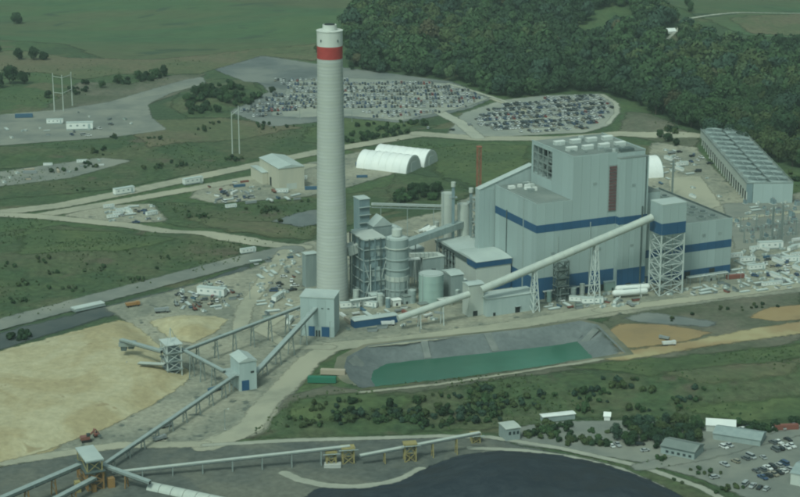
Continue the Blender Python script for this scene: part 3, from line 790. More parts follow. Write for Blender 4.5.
# ------------------------------------------------------------------ conveyor head tower on lattice legs
s = Site(659, 297, 682.7, 647.5, 205.5)
tw = thing('transfer_tower', 'pale conveyor head house with blue skirt on tall white lattice legs', 'tower', s.o, PA)
zq = zat(s.o, 235.5); zq1 = zat(s.o, 224)
L, W, H = s.L, s.W, s.H
TW = s
P1('house_wall', 'wall', tw, (0, L, 0, W, zq + .2, H - .4))
clad_x(tw, 'blue', 0, L, zq, zq1, 0, w=5.2); clad_x(tw, 'wall', 0, L, zq1, H, 0, w=5.2)
clad_y(tw, 'blue', 0, W, zq, zq1, 0, w=5.2); clad_y(tw, 'wall', 0, W, zq1, H, 0, w=5.2)
P1('roof', 'roof_pale', tw, (-.25, L + .2, -.25, W + .2, H, H + .5))
lattice(tw, .4, L - .4, .4, W - .4, 0, zq, 6, w=.75, bw=.36)
MB().bar((L * .4, W * .5, 0), (L * .4, W * .5, zq), 1.2, n=8).build('chute_pipe', 'steel', tw)
P1('stair_landing', 'steel', tw, (L * .5, L - .6, 1, W - 1, zq * .5, zq * .5 + .25)); P1('stair_landing', 'steel', tw, (.6, L * .5, 1, W - 1, zq * .25, zq * .25 + .25)); P1('stair_landing', 'steel', tw, (.6, L * .55, 1, W - 1, zq * .75, zq * .75 + .25))
bars('stair_flight', 'steel', tw, [((1, W * .5, 0), (L - 1, W * .5, zq * .25)), ((L - 1, W * .55, zq * .25), (1, W * .55, zq * .5)), ((1, W * .5, zq * .5), (L - 1, W * .5, zq * .75))], .6)
# small transfer house half way and the round conveyor galleries
M0 = s.o + v * (W * .5)
def gal(p0, p1): return onplane(*p0, M0, v), onplane(*p1, M0, v)
def tube_gallery(name, label, a, b, r, m='tank_pale'):
    t = thing(name, label, 'conveyor', (a.x, a.y, 0))
    o = Vector((a.x, a.y, 0))
    MB().bar(a - o, b - o, r * 2, n=20).build('gallery_tube', m, t, smooth=True)
    n = int((b - a).length / 7)
    d = (b - a).normalized()
    for k in range(1, n):
        c = a + (b - a) * k / n - o
        MB().bar(c - d * .18, c + d * .18, r * 2 + .3, n=20).build('hoop', m, t)
    return t
a, b = gal((481, 290), (652, 217.5))
tg = tube_gallery('conveyor_gallery', 'long pale tubular conveyor rising to the lattice-legged head house', a, b, 2.35)
og = Vector((a.x, a.y, 0))
def bent(t, o, px, w=5.0, m='steel_pale', lean=1.6):
    c = onplane(px, 0, M0, v)
    f = (px - 481) / (652 - 481)
    c = a + (b - a) * ((along(Vector((a.x, a.y, 0)), u, px)) / ((b - a).to_2d().length)) - o
    top = c.z - 2.2
    for sgn in (-1, 1):
        for du in (-1.4, 1.4):
            p = Vector((c.x, c.y, 0)) + v * sgn * w * .75 + u * du * lean; p.z = 0
            q = Vector((c.x, c.y, top)) + v * sgn * w * .3 + u * du * .5
            MB().bar(p, q, .55).build('leg', m, t)
    k = 6
    for i in range(k):
        f0, f1 = i / k, (i + 1) / k
        def pt(f, sgn, du):
            ww = w * (.75 + (.3 - .75) * f)
            return Vector((c.x, c.y, top * f)) + v * sgn * ww + u * du * (lean + (.5 - lean) * f)
        for du in (-1.4, 1.4): bars('brace', m, t, [(pt(f0, -1, du), pt(f1, 1, du))], .3)
        for sg in (-1, 1): bars('brace', m, t, [(pt(f0, sg, -1.4), pt(f1, sg, 1.4)), (pt(f1, sg, -1.4), pt(f1, sg, 1.4))], .3)
bent(tg, og, 594)
bent(tg, og, 534, w=4)
s = Site(468.4, 317.5, 483.5, 462.4, 286)
t = shed('transfer_house', 'small upright pale transfer house where the two tubular conveyors meet', s, wall='tank_pale', ridge=.8, cat='transfer house', doors=((s.L * .45, 3, 3.5),))
c_, d_ = gal((398, 318.5), (469, 294))
c_.z = max(c_.z, 3.0)
t2 = tube_gallery('conveyor_gallery', 'lower tubular conveyor between the low blue shed and the small transfer house', c_, d_, 2.0)
o2 = Vector((c_.x, c_.y, 0))
for f in (.3, .62):
    q = c_ + (d_ - c_) * f - o2
    for sg in (-1, 1): MB().bar(Vector((q.x, q.y, 0)) + v * sg * 2.2, Vector((q.x, q.y, q.z - 1.9)) + v * sg * 1.2, .5).build('leg', 'steel_pale', t2)
s = Site(354.7, 329, 397.5, yt=321.5, xl=None, W=6.0)
t = shed('loading_shed', 'long low shed with deep blue front and pale roof beside the pond road', s, wall='blue', ridge=.5, over=.3)
s = Site(486.8, 317.5, 536, yt=299.5, xl=None, W=13.0)
t = shed('electrical_building', 'plain pale grey-green shed under the tubular conveyor', s, wall='wall', ridge=.7, cat='building', doors=((s.L * .62, 3.2, 4.2), (s.L * .15, 1.6, 2.4)))
P1('door_canopy', 'steel', t, (s.L * .62 - 2, s.L * .62 + 2, -1.4, .1, 4.3, 4.55))

# ------------------------------------------------------------------ twin-bay building with blue fascia
s = Site(476, 293, 511, 435, 262.3)
t = thing('workshop_building', 'twin-bay building with pale vaulted roofs and deep blue fascia', 'building', s.o, PA)
L, W, H = s.L, s.W, s.H
Wm = along(s.o + Vector((0, 0, H)), v, 455)
zf = zat(s.o, 268)
P1('wall', 'wall_pale', t, (.3, L - .3, .3, Wm - .2, 0, zf))
P1('base_band', 'blue', t, (.1, L - .1, .1, Wm, .02, zat(s.o, 286)))
P1('fascia', 'blue', t, (-.2, L + .2, -.2, .3, zf, H - .2)); P1('side_fascia', 'blue', t, (-.2, .25, .32, Wm * .42, zf - .6, H - .2)); P1('side_fascia', 'steel_dark', t, (-.1, .28, Wm * .43, Wm, zf, H - .2)); P1('clerestory', 'wall_bluegrey', t, (.3, L - .3, .32, Wm - .2, zf, H - .2))
for (y0, y1) in ((-.5, Wm - .25), (Wm + .25, W)):
    prof = []
    n = 8
    for k in range(n + 1): prof.append((y0 + (y1 - y0) * k / n, H + 1.3 * math.sin(math.pi * k / n)))
    prof = [(y0, H - .18)] + prof + [(y1, H - .18)]
    MB().sweep(prof, -.4, L + .4, 'x').build('roof_vault', 'roof_pale', t)
P1('side_fascia', 'steel_dark', t, (-.1, .4, Wm + .05, W, zf + 1.4, H - .2))
P1('rear_wall', 'wall_bluegrey', t, (7, L - .3, Wm + .3, W - .4, 0, H - .3))
for k in range(7):
    yy = Wm + 1 + (W - Wm - 2) * k / 6
    MB().bar((.6, yy, 0), (.6, yy, zf + 1), .6).build('column', 'steel', t)
for zz in (H * .3, H * .55, H * .78): P1('platform', 'steel_dark', t, (.3, 7, Wm + .5, W - .5, zz, zz + .3))
for k in range(12):
    y0 = rr.uniform(Wm + 1, W - 6); z0 = rr.choice([.02, H * .3 + .3, H * .55 + .3])
    P1('equipment', rr.choice(['steel', 'wall_bluegrey', 'steel_pale', 'galv', 'blue']), t, (rr.uniform(1.2, 3), rr.uniform(4, 6.6), y0, y0 + rr.uniform(2, 5), z0, z0 + rr.uniform(1.5, 3.4)))

# ------------------------------------------------------------------ tanks, silos, scrubber
def tank(name, label, px, py, xl, xr, yt, m, dome=.6, rings=3, n=32, cat='tank', rail=True):
    c = G(px, py)
    r = (xr - xl) / 2 * (c.y * _c - (0 - CAMH) * _s) / F
    H = zat(c, yt)
    t = thing(name, label, cat, c)
    MB().cyl(0, 0, 0, H, r, n=n).build('shell', m, t, smooth=True)
    MB().lathe([(r + .08, H), (r + .08, H + .15), (r * .5, H + dome * .8), (.3, H + dome)], n).build('lid', 'roof_pale' if m != 'tank_pale' else m, t, smooth=True)
    for k in range(rings):
        z = H * (k + 1) / (rings + 1)
        MB().lathe([(r, z), (r + .14, z), (r + .14, z + .3), (r, z + .3)], n, cap=False).build('stiffener_ring', m, t)
    if rail:
        MB().lathe([(r + .05, H + .9), (r + .15, H + .9), (r + .15, H + 1.1), (r + .05, H + 1.1)], n, cap=False).build('guard_rail', 'steel', t)
        MB().bar((-r * .7, -r * .75, 0), (-r * .7, -r * .75, H + 1.1), .5).build('ladder', 'steel', t)
    return t, c, r, H
tank('storage_tank', 'squat pale green storage tank with flat lid', 431, 303, 418.5, 443.4, 273.5, 'tank_green')
tank('silo', 'tall cream silo next to the dark green elevator post', 447.5, 262, 441, 454.5, 193, 'tank_pale', rings=5)
tank('silo', 'shorter cream silo nearest the boiler house', 463.5, 264, 456.5, 470, 204, 'tank_pale', rings=4)
t, c, r, H = tank('scrubber_vessel', 'grey-green ribbed scrubber tower with pale collar beside chimney', 397, 299, 386, 408.5, 238, 'wall_grey', rings=0, dome=2.2, cat='scrubber')
for py, m in ((247, 'tank_pale'), (258, 'steel'), (268, 'steel'), (288, 'steel')):
    z = zat(c, py); MB().lathe([(r, z), (r + .7, z), (r + .7, z + .6), (r, z + .6)], 32, cap=False).build('platform_ring', m, t)
z = zat(c, 279); MB().lathe([(r, z), (r + .35, z), (r + .35, z + 3), (r, z + 3)], 32, cap=False).build('collar', 'tank_pale', t)
MB().cyl(0, -r * .2, H + 2, H + 6, r * .45, n=20).build('outlet', 'wall_pale', t, smooth=True)
for k in range(8):
    a_ = math.pi * (1.05 + .9 * k / 7)
    MB().bar((math.cos(a_) * (r + .6), math.sin(a_) * (r + .6), 0), (math.cos(a_) * (r + .6), math.sin(a_) * (r + .6), H * .42), .3).build('post', 'steel', t)
# elevator posts beside the silos
for (px, py, yt, lb) in ((452.6, 268, 182, 'dark green bucket elevator post between the two cream silos'), (470.3, 266, 188, 'slim green bucket elevator post with rounded head beside shorter silo')):
    c = G(px, py); H = zat(c, yt)
    t = thing('elevator_post', lb, 'elevator', c)
    P1('casing', 'wall_bluegrey', t, (-.9, .9, -.7, .7, 0, H - 3)); MB().cyl(0, 0, H - 3, H, 1.5, n=14).build('head', 'tank_pale', t, smooth=True)
    P1('platform', 'steel', t, (-2.6, 2.6, -1.4, 2.4, H * .82, H * .82 + .3)); bars('rail', 'steel', t, [((-2.6, -1.4, H * .82 + 1.2), (2.6, -1.4, H * .82 + 1.2))], .15)
# steel access frame between silos and boiler house
s = Site(476, 272, 492, yt=200, xl=None, W=8)
t = thing('pipe_rack_tower', 'open steel stair frame full of pipes between silos and boiler house', 'steel frame', s.o, PA)
lattice(t, 0, s.L, 0, s.W, 0, s.H, 6, m='galv', w=.5, bw=.25)
for k in range(6):
    zz = s.H * k / 6 + .3
    P1('deck', 'steel', t, (.2, s.L - .2, .3, s.W - .3, zz + s.H / 6 - .35, zz + s.H / 6 - .15))
    if k: P1('equipment', rr.choice(['louvre_red', 'steel_dark', 'steel', 'white']), t, (rr.uniform(.5, 2), rr.uniform(4, s.L - .5), 1, s.W - 2, zz, zz + rr.uniform(2, s.H / 6 - .6)))
for k in range(3): MB().bar((1.2 + k * 1.6, .6, 0), (1.2 + k * 1.6, .6, s.H * .9), .7, n=8).build('riser_pipe', rr.choice(['galv', 'louvre_red', 'steel_pale']), t)
# scrubber building beside the chimney: bluish clad block behind dark columns
s = Site(364, 303, 386.5, 350.5, 240)
t = thing('scrubber_building', 'blue-grey clad process block with dark steel columns between chimney and scrubber', 'building', s.o, PA)
L, W, H = s.L, s.W, s.H
P1('wall', 'wall_bluegrey', t, (1.2, L - .4, 1.2, W, 0, H * .98))
P1('roof', 'wall_pale', t, (.2, L, .2, W + .3, H * .98, H))
for k in range(5): MB().bar((L * k / 4, 0, 0), (L * k / 4, 0, H), .6).build('column', 'steel_dark' if k % 2 else 'wall_bluegrey', t)
for k in range(1, 4): MB().bar((0, W * k / 3, 0), (0, W * k / 3, H), .6).build('column', 'steel_dark', t)
for k in range(1, 6):
    MB().bar((0, 0, H * k / 6), (L, 0, H * k / 6), .5).build('beam', 'steel', t); MB().bar((0, 0, H * k / 6), (0, W, H * k / 6), .5).build('beam', 'steel', t)
for k in range(14):
    x0 = rr.uniform(.5, L - 4); z0 = rr.uniform(0, H * .85)
    P1('cladding_panel', rr.choice(['wall_bluegrey', 'wall_grey', 'steel', 'steel_dark', 'wall_bluegrey', 'wall']), t, (x0, x0 + rr.uniform(2, 5), .3 + rr.uniform(0, .4), 1.1, z0, z0 + rr.uniform(2, 7)))
P1('base_block', 'wall', t, (L * .35, L * .75, -4, .2, 0, 5.5)); MB().bar((L * .28, -.6, 0), (L * .28, -.6, H * .6), .6, n=8).build('riser_pipe', 'steel_pale', t)
bars('brace', 'steel_pale', t, [((0, -.1, 0), (L * .25, -.1, H / 3)), ((L * .25, -.1, H / 3), (0, -.1, H * 2 / 3)), ((L * .75, -.1, H / 3), (L, -.1, H * 2 / 3))], .3)
s = Site(361, 290, 378, 352, 235.5)
shed('duct_block', 'pale flat-topped duct block behind the blue-grey process block', s, wall='wall_pale', ridge=.4, cat='duct')
s = Site(374, 288, 392, 368, 227)
shed('duct_block', 'grey-green duct block with steep pale hood behind the ribbed scrubber', s, wall='wall_grey', ridge=5.5, cat='duct', axis='y', roof='roof_pale')
s = Site(360, 262, 370, 354, 200)
t = shed('service_tower', 'slim blue-grey service tower rising behind the duct blocks', s, wall='wall_bluegrey', ridge=.3, cat='tower')
for k in range(7): P1('landing', 'steel', t, (-.6, s.L + .5, -1.4, .1, s.H * (k + 1) / 8, s.H * (k + 1) / 8 + .3))
a_, b_ = P(371, 224, 38), P(392, 217, 38)
s = Site(392, 285, 402, 386, 230)
shed('duct_block', 'pale grey stepped duct block leading from scrubber towards the vaulted building', s, wall='wall', ridge=1.5, cat='duct', axis='y')
s = Site(423, 285, 444, 416.5, 259)
shed('pump_building', 'boxy grey-green pump house behind the squat green tank', s, wall='wall_grey', roof='wall_pale', ridge=.3, cat='building', wins=((s.L * .5, s.H * .5, 3, 1.5),))
s = Site(451, 301, 463.5, 441.5, 276)
shed('pump_building', 'narrow grey-green block with pale sloping roof next to the small transfer house', s, wall='wall_grey', ridge=1.0, cat='building', doors=((s.L * .5, 2, 3),))
s = Site(412, 278, 424, 405, 250)
shed('pump_building', 'low pale block wedged between scrubber and boxy pump house', s, wall='wall', ridge=.3, cat='building')
s = Site(424, 266, 444, 414, 237)
t = shed('filter_house', 'cream filter house with white lagged units on its roof beside the silos', s, wall='wall_cream', ridge=.2, cat='building', roof='wall_cream')
for k in range(11):
    x0 = rr.uniform(0, s.L - 4); y0 = s.W * (.1 + .8 * k / 11)
    MB().bar((x0, y0, s.H + 1.9), (x0 + rr.uniform(3, 6), y0 + rr.uniform(-1, 1), s.H + rr.uniform(1.6, 4)), rr.uniform(1.8, 2.8), n=10).build('lagged_unit', rr.choice(['white', 'white', 'tank_pale', 'steel_dark']), t, smooth=True)
# pale pipe bridge behind the scrubber, running to the silos
a_ = G(372, 248); b_ = G(442, 238)
zz = zat(a_, 204)
t = thing('pipe_bridge', 'long thin pale pipe bridge behind the scrubber running to silos', 'pipe bridge', a_)
dv = b_ - a_; ln = dv.length
zz2 = zat(b_, 206)
MB().bar((0, 0, zz), dv + Vector((0, 0, zz2)), 1.6).build('deck', 'steel_pale', t); MB().bar((0, 0, zz - 2.2), dv + Vector((0, 0, zz2 - 2.2)), .7).build('chord', 'steel', t)
for k in range(1, 8):
    q = dv * k / 8; z = zz + (zz2 - zz) * k / 8
    bars('brace', 'steel', t, [(q + Vector((0, 0, z - 2.2)), q + dv / 16 + Vector((0, 0, z))), (q + dv / 16 + Vector((0, 0, z)), q + dv / 8 + Vector((0, 0, z - 2.2)))], .3)
    if k % 3 == 1:
        for sg in (-1, 1): MB().bar(q + Vector((0, sg * 1.5, 0)), q + Vector((0, sg * .6, z - 2.2)), .4).build('leg', 'steel', t)

# tall pale house in front of the chimney
s = Site(300.6, 336, 334.5, yt=297, xl=None, W=15, ang=-10)
t = thing('crusher_house', 'tall plain pale grey crusher house in front of chimney base', 'building', s.o, s.ang)
L, W, H = s.L, s.W, s.H
P1('wall', 'wall', t, (.2, L - .2, .2, W - .2, 0, H))
clad_x(t, 'wall', 0, L, 6.5, H, .2, w=5); clad_x(t, 'wall', 0, L * .22, .05, 6.5, .2, w=5); clad_x(t, 'wall', L * .86, L, .05, 6.5, .2, w=5)
P1('roof', 'roof_pale', t, (-.3, L + .3, -.3, W + .3, H, H + .6))
for (f0, f1) in ((.24, .42), (.62, .85)): P1('door', 'blue', t, (L * f0, L * f1, -.05, .3, .05, 6.2))
for k in range(2): P1('door', 'dark', t, (L * (.45 + .08 * k), L * (.5 + .08 * k), -.03, .3, .05, 4))
for q in ((.35, .72), (.62, .72), (.8, .72)): P1('vent', 'steel_dark', t, (L * q[0], L * q[0] + 1.2, -.1, .1, H * q[1], H * q[1] + .7))
CR = s
s = Site(306, 288, 317, 302.5, 255)
shed('annex', 'narrow grey annex against the left of chimney base', s, wall='wall_grey', ridge=.6, cat='building')
s = Site(314, 284, 322, 310, 262)
shed('annex', 'low grey lean-to tucked behind the crusher house beside chimney', s, wall='wall_grey', ridge=.6, cat='building', wins=((2, 2, 1.5, 1.2),))

s = Site(557, 303, 568, yt=262, xl=None, W=5)
t = thing('steel_tower', 'dark steel stair frame standing before the boiler house under the conveyor', 'steel frame', s.o, PA)
lattice(t, 0, s.L, 0, s.W, 0, s.H, 5, m='steel_dark', w=.5, bw=.28)
for k in range(1, 6): P1('landing', 'galv', t, (-.5, s.L + .5, -.5, s.W + .5, s.H * k / 5 - .3, s.H * k / 5))
for k in range(4): P1('equipment', rr.choice(['steel', 'steel_dark', 'galv']), t, (.8, s.L - 1, .8, s.W - .8, s.H * k / 5 + .05, s.H * (k + .6) / 5))

# ------------------------------------------------------------------ close-packed process equipment between chimney and boiler house
def pipe_rack(label, px, py, xr, yt, ang=PA, n=5):
    s = Site(px, py, xr, yt=yt, W=4.0, ang=ang)
    t = thing('pipe_rack', label, 'pipe rack', s.o, ang)
    k = max(2, int(s.L / 6))
    for i in range(k + 1):
        for y in (0, 4): MB().bar((s.L * i / k, y, 0), (s.L * i / k, y, s.H), .35).build('leg', 'galv', t)
        MB().bar((s.L * i / k, 0, s.H), (s.L * i / k, 4, s.H), .35).build('crossbeam', 'galv', t)
    for j in range(n):
        r_ = rr.uniform(.3, .9)
        MB().bar((-.5, .4 + 3.2 * j / (n - 1), s.H + .2 + r_ / 2), (s.L + .5, .4 + 3.2 * j / (n - 1), s.H + .2 + r_ / 2), r_, n=8).build('pipe', rr.choice(['steel_pale', 'galv', 'white', 'tank_pale']), t)
    return t
pipe_rack('long pipe rack before the blue-grey process block', 352, 310, 384, 302)
pipe_rack('pipe rack running between squat green tank and the vaulted building', 424, 296, 462, 286)
pipe_rack('high pipe rack above the gap between scrubber and pump house', 404, 292, 420, 262)
pipe_rack('pipe rack along the foot of the boiler house', 545, 301, 600, 293)
pipe_rack('pipe rack before the turbine hall', 690, 286, 728, 279)
pipe_rack('pipe rack beside the narrow block and small transfer house', 440, 308, 464, 301)
for (px, py, xl, xr, yt, m, lb) in ((380, 306, 377, 384, 295, 'tank_pale', 'small pale tank before the ribbed scrubber'), (388, 308, 385.5, 390.5, 298, 'wall_bluegrey', 'small blue-grey tank before the ribbed scrubber'), (412, 303, 408, 416, 290, 'wall_grey', 'grey tank between scrubber and squat green tank'),
      (356, 306, 353, 359, 290, 'tank_pale', 'narrow pale tank at the chimney foot'), (448, 290, 445, 451, 270, 'tank_pale', 'cream day tank behind the narrow block'), (468, 300, 465.5, 470.5, 286, 'tank_green', 'green day tank behind the small transfer house'),
      (415, 268, 412, 418, 244, 'wall_grey', 'grey hopper behind the low pale block'), (436, 250, 433, 439, 222, 'tank_pale', 'short cream silo left of the tall one'), (457, 300, 455, 459.5, 290, 'steel', 'grey bollard-like tank by the small transfer house'),
      (573, 299, 570, 576, 288, 'steel', 'grey drum tank before the boiler house'), (582, 297, 579.5, 584.5, 284, 'tank_pale', 'pale drum tank before the boiler house'), (549, 302, 546.5, 551.5, 291, 'tank_green', 'green drum tank before the boiler house corner')):
    tank('process_tank', lb, px, py, xl, xr, yt, m, rings=2, n=18, rail=(xr - xl) > 5)
for (px, py, xr, xl, yt, m, rf, lb) in ((372, 306, 380, 368, 296, 'wall', 'roof_pale', 'small pale hut before the blue-grey process block'), (393, 307, 401, 390, 301, 'white', 'white', 'white hut at the scrubber foot'), (404, 305, 410, 401, 297, 'wall_grey', 'roof_grey', 'grey hut at the scrubber foot'),
      (444, 294, 450, 441, 284, 'wall_grey', 'roof_pale', 'grey hut behind the squat green tank'), (459, 291, 466, 456, 281, 'wall_bluegrey', 'roof_pale', 'blue-grey hut below the vaulted building'), (420, 310, 428, 417, 305, 'wall_cream', 'roof_grey', 'cream hut before the squat green tank'),
      (605, 292, 620, 601, 283, 'tank_green', 'wall_grey', 'green equipment hut behind the gas tanks'), (640, 286, 646, 637, 279, 'wall_grey', 'roof_grey', 'grey hut between gas tanks and the lattice tower'), (580, 292, 588, 577, 286, 'steel_dark', 'roof_grey', 'dark hut under the white conveyor bent'), (706, 282, 716, 703, 277, 'wall_pale', 'white', 'pale hut before the turbine hall')):
    s = Site(px, py, xr, xl, yt); shed('equipment_hut', lb, s, wall=m, roof=rf, ridge=.4, cat='hut', doors=((s.L * .5, 1.2, 2.0),))
# big flue duct from the scrubber block to the chimney, and duct from the boiler side
a_ = C0 + Vector((5, 4, 0)); b_ = Site(361, 290, 378, 352, 235.5).pt(4, 6)
for (nm, lb, p0, z0, p1, z1, w_) in (('flue_duct', 'wide pale flue duct entering the chimney from duct blocks', C0 + Vector((8, 6, 0)), 30, P(378, 292), 34, 7.0), ('flue_duct', 'long grey flue duct running from ribbed scrubber towards the duct house', P(404, 284), 26, P(470, 262), 28, 5.0), ('flue_duct', 'short pale duct over the boxy pump house', P(410, 286), 20, P(436, 282), 18, 3.2)):
    o_ = Vector((p0.x, p0.y, 0)); t = thing(nm, lb, 'duct', o_)
    q0, q1 = Vector((0, 0, z0)), Vector((p1.x - o_.x, p1.y - o_.y, z1))
    MB().bar(q0, q1, w_, w_ * .8).build('duct_run', 'wall_pale' if 'pale' in lb else 'wall_grey', t)
    for k in range(1, 6):
        c_ = q0 + (q1 - q0) * k / 6; d_ = (q1 - q0).normalized() * .2
        MB().bar(c_ - d_, c_ + d_, w_ + .4, w_ * .8 + .4).build('stiffener', 'steel', t)
        if k % 2: MB().bar(Vector((c_.x, c_.y, 0)), c_ - Vector((0, 0, w_ * .4)), .7).build('leg', 'steel', t)
# fittings on the boiler house front: doors, ladders, wall pipes, wall lamps
for px in (545, 560, 600, 622): x_ = fx(px); P1('door', 'dark', bh, (x_, x_ + 3.5, (.0 if px < 613 else -bayd), (.2 if px < 613 else -bayd + .2), .05, 4.5))
for px, y0 in ((588, 222), (556, 236)): x_ = fx(px); P1('wall_pipe', 'steel', bh, (x_, x_ + .5, -.35, .12, .05, fz(px, y0)))
for px, py in ((580, 245), (596, 250), (550, 255), (625, 245), (590, 185), (625, 185)): x_ = fx(px); z_ = fz(px, py); y_ = 0 if px < 613 else -bayd; P1('wall_vent', 'wall_grey', bh, (x_, x_ + 2.4, y_ - .12, y_ + .13, z_, z_ + 1.6))
for px in (640, 660, 700, 716): x_ = fx(px) - xE; P1('wall_vent', 'wall_grey', th, (x_, x_ + 2.6, -.1, .13, zt1 + 4, zt1 + 6))
P1('ladder', 'steel_dark', bh, (fx(638), fx(638) + .6, -bayd - .35, -bayd + .1, zb1, zY))
P1('ladder', 'steel', bh, (-.3, .12, W1 * .3, W1 * .3 + .6, .05, zL)); P1('wall_pipe', 'steel_dark', bh, (-.4, .1, W1 * .7, W1 * .7 + .6, .05, zL * .8))
# ------------------------------------------------------------------ belt conveyors, towers, stacker
def truss_gallery(name, label, a, b, w=2.6, h=2.2, legs=3, cover='steel', side='galv', legm='galv', cat='conveyor', z0=0.0, close=True):
    """covered belt: floor deck, roof cover, posts, trestle legs"""
    o = Vector((a.x, a.y, 0))
    t = thing(name, label, cat, o)
    p, q = a - o, b - o
    d = (q - p); n = max(3, int(d.length / 7)); dn = d.normalized()
    sd_ = Vector((-dn.y, dn.x, 0)).normalized()
    up = Vector((0, 0, 1))
    MB().bar(p, q, w, .35).build('deck', 'belt', t)
    MB().bar(p + up * h, q + up * h, w + .5, .3).build('roof_cover', cover, t)
    for sg in (-1, 1):
        MB().bar(p + sd_ * sg * w / 2 + up * h * .55, q + sd_ * sg * w / 2 + up * h * .55, .12, h * .75).build('side_sheet', side, t)
        bars('post', side, t, [(p + d * k / n + sd_ * sg * (w / 2 + .12), p + d * k / n + sd_ * sg * (w / 2 + .12) + up * h) for k in range(n + 1)], .22)
    for k in range(1, legs + 1):
        c = p + d * k / (legs + 1)
        if c.z < 2.0: continue
        for sg in (-1, 1): MB().bar(Vector((c.x, c.y, 0)) + sd_ * sg * (w * .5 + c.z * .08), c + sd_ * sg * w * .45, .45).build('trestle_leg', legm, t)
        for f in (.25, .6): bars('trestle_brace', legm, t, [(Vector((c.x, c.y, c.z * f)) + sd_ * (w * .5 + c.z * .05), Vector((c.x, c.y, c.z * min(1, f + .3))) - sd_ * w * .45)], .25)
    return t
def Z_(px, py, base): return P(px, py, base)
# pale transfer house by the dirt road
s = Site(240, 392, 257, 231, 363)
t = shed('transfer_house', 'pale blue-grey conveyor transfer house with blue doorway beside the dirt road', s, wall='wall', ridge=2.0, cat='transfer house', axis='y', doors=())
P1('doorway', 'blue', t, (s.L * .12, s.L * .55, -.15, .05, .05, 6)); P1('vent', 'dark', t, (s.L * .65, s.L * .85, -.12, .05, s.H * .6, s.H * .6 + 1))
bars('column', 'steel', t, [((-3 - 2 * k, 2, 0), (-3 - 2 * k, 2, s.H * .55)) for k in range(2)], .5); P1('platform', 'steel', t, (-6, .2, .5, s.W - .5, s.H * .55, s.H * .55 + .3))
TH = s
a = TH.pt(TH.L - .5, TH.W * .5, 3.5); b = CR.pt(CR.L * .45, .2, zat(CR.pt(CR.L * .45, 0), 310))
truss_gallery('belt_conveyor', 'narrow covered belt climbing from pale transfer house to the crusher house', a, b, 2.2, 1.6, 4)
# open stacker tower on the sand
s = Site(168, 379, 182, 162, 346)
t = thing('stacker_tower', 'open steel stacker tower with stacked platforms standing in the sand', 'tower', s.o, PA)
L, W, H = s.L, s.W, s.H
lattice(t, 0, L, 0, W, 0, H, 4, m='steel_pale', w=.55, bw=.28)
for k in range(1, 5): P1('platform', 'steel_pale' if k == 4 else 'galv', t, (-.8, L + .8, -.8, W + .8, H * k / 4, H * k / 4 + .35))
bars('rail_post', 'steel', t, [((x, y, H), (x, y, H + 1.4)) for x in (-.7, L / 2, L + .7) for y in (-.7, W + .7)], .15)
P1('drive_house', 'wall_grey', t, (1, L - 2, 1, W - 1, H * .5 + .4, H * .5 + 4.5)); P1('drive_house', 'steel_dark', t, (1, L - 1, 1, W - 1, .3, 4))
MB().bar((L * .5, W * .5, H), (L * .5, W * .5, H + 8), .4).build('mast', 'steel_pale', t); bars('mast_stay', 'steel', t, [((L * .5, W * .5, H + 8), (L + .5, W, H)), ((L * .5, W * .5, H + 8), (0, 0, H))], .15)
ST = s
top = ST.pt(L * .5, W * .5, H * .75)
# stacking boom towards the pile
def vplane(px, py, base): return P(px, py, base)
e = P(121, 341, 14.0)
bm_ = truss_gallery('stacking_boom', 'sloping stacking boom reaching from stacker tower over the big sand pile', ST.pt(-1.2, W * .5, H * .72), e, 2.2, 1.2, 0, cat='boom')
q = e - Vector((ST.pt(-1.2, W * .5).x, ST.pt(-1.2, W * .5).y, 0))
P1('head_frame', 'galv', bm_, (q.x - 1, q.x + 8, q.y - 2.5, q.y + 2.5, q.z - 2.5, q.z - .4)); P1('head_drum', 'steel_dark', bm_, (q.x, q.x + 3, q.y - 2, q.y + 2, q.z - 5, q.z - 2.55)); P1('counterweight', 'steel_dark', bm_, (q.x + 4, q.x + 7, q.y - 2, q.y + 2, q.z - 4, q.z - 2.55))
truss_gallery('spill_boom', 'short pale boom sloping from stacker tower down to the sand', ST.pt(-1.0, 1, H * .42), P(139, 363.5, 6.8), 2.6, .6, 0, cover='tank_pale', cat='boom')
truss_gallery('belt_conveyor', 'covered belt between stacker tower and the pale transfer house', ST.pt(L + 1.1, W * .4, H * .75), TH.pt(-6, TH.W * .5, TH.H * .55 + .6), 1.6, 1.0, 3)
truss_gallery('belt_conveyor', 'covered belt from stacker tower to the back of the crusher house', ST.pt(L + 1.1, W * .8, H * .55), CR.pt(-.2, CR.W * .7, CR.H * .62), 1.6, 1.1, 6)
# coal tower at the lower left with orange legs
s = Site(88, 492, 104, 78, 462)
t = thing('coal_tower', 'coal transfer tower with flat pale roof on orange steel legs', 'tower', s.o, PA)
L, W, H = s.L, s.W, s.H
lattice(t, 0, L, 0, W, 0, H * .62, 2, m='orange', w=.7, bw=.35); lattice(t, .3, L - .3, .3, W - .3, H * .62, H, 1, m='yellow', w=.45, bw=.25)
P1('deck', 'steel_dark', t, (-1, L + 1, -1, W + 1, H * .62, H * .62 + .4)); P1('housing', 'steel_dark', t, (1.2, L - 1.2, 1.2, W - 1.2, H * .62 + .4, H - 1.2)); P1('hopper', 'galv', t, (L * .3, L * .7, W * .3, W * .7, H * .35, H * .62))
P1('roof', 'roof_pale', t, (-.5, L + .5, -.5, W + .5, H, H + .5)); P1('fascia', 'steel', t, (-.35, L + .35, -.35, W + .35, H - .5, H - .02))
for k in range(4): P1('bin', ['yellow', 'orange', 'orange', 'yellow'][k], t, ((-5.5, -3, 0, 3, .02, 5.5), (L + 2, L + 5, -1, 2, .02, 5), (L * .2, L * .45, -2.6, -.6, .02, 4), (L + 2.5, L + 4.5, W - 4, W - 1, .02, 6))[k])
CT = s
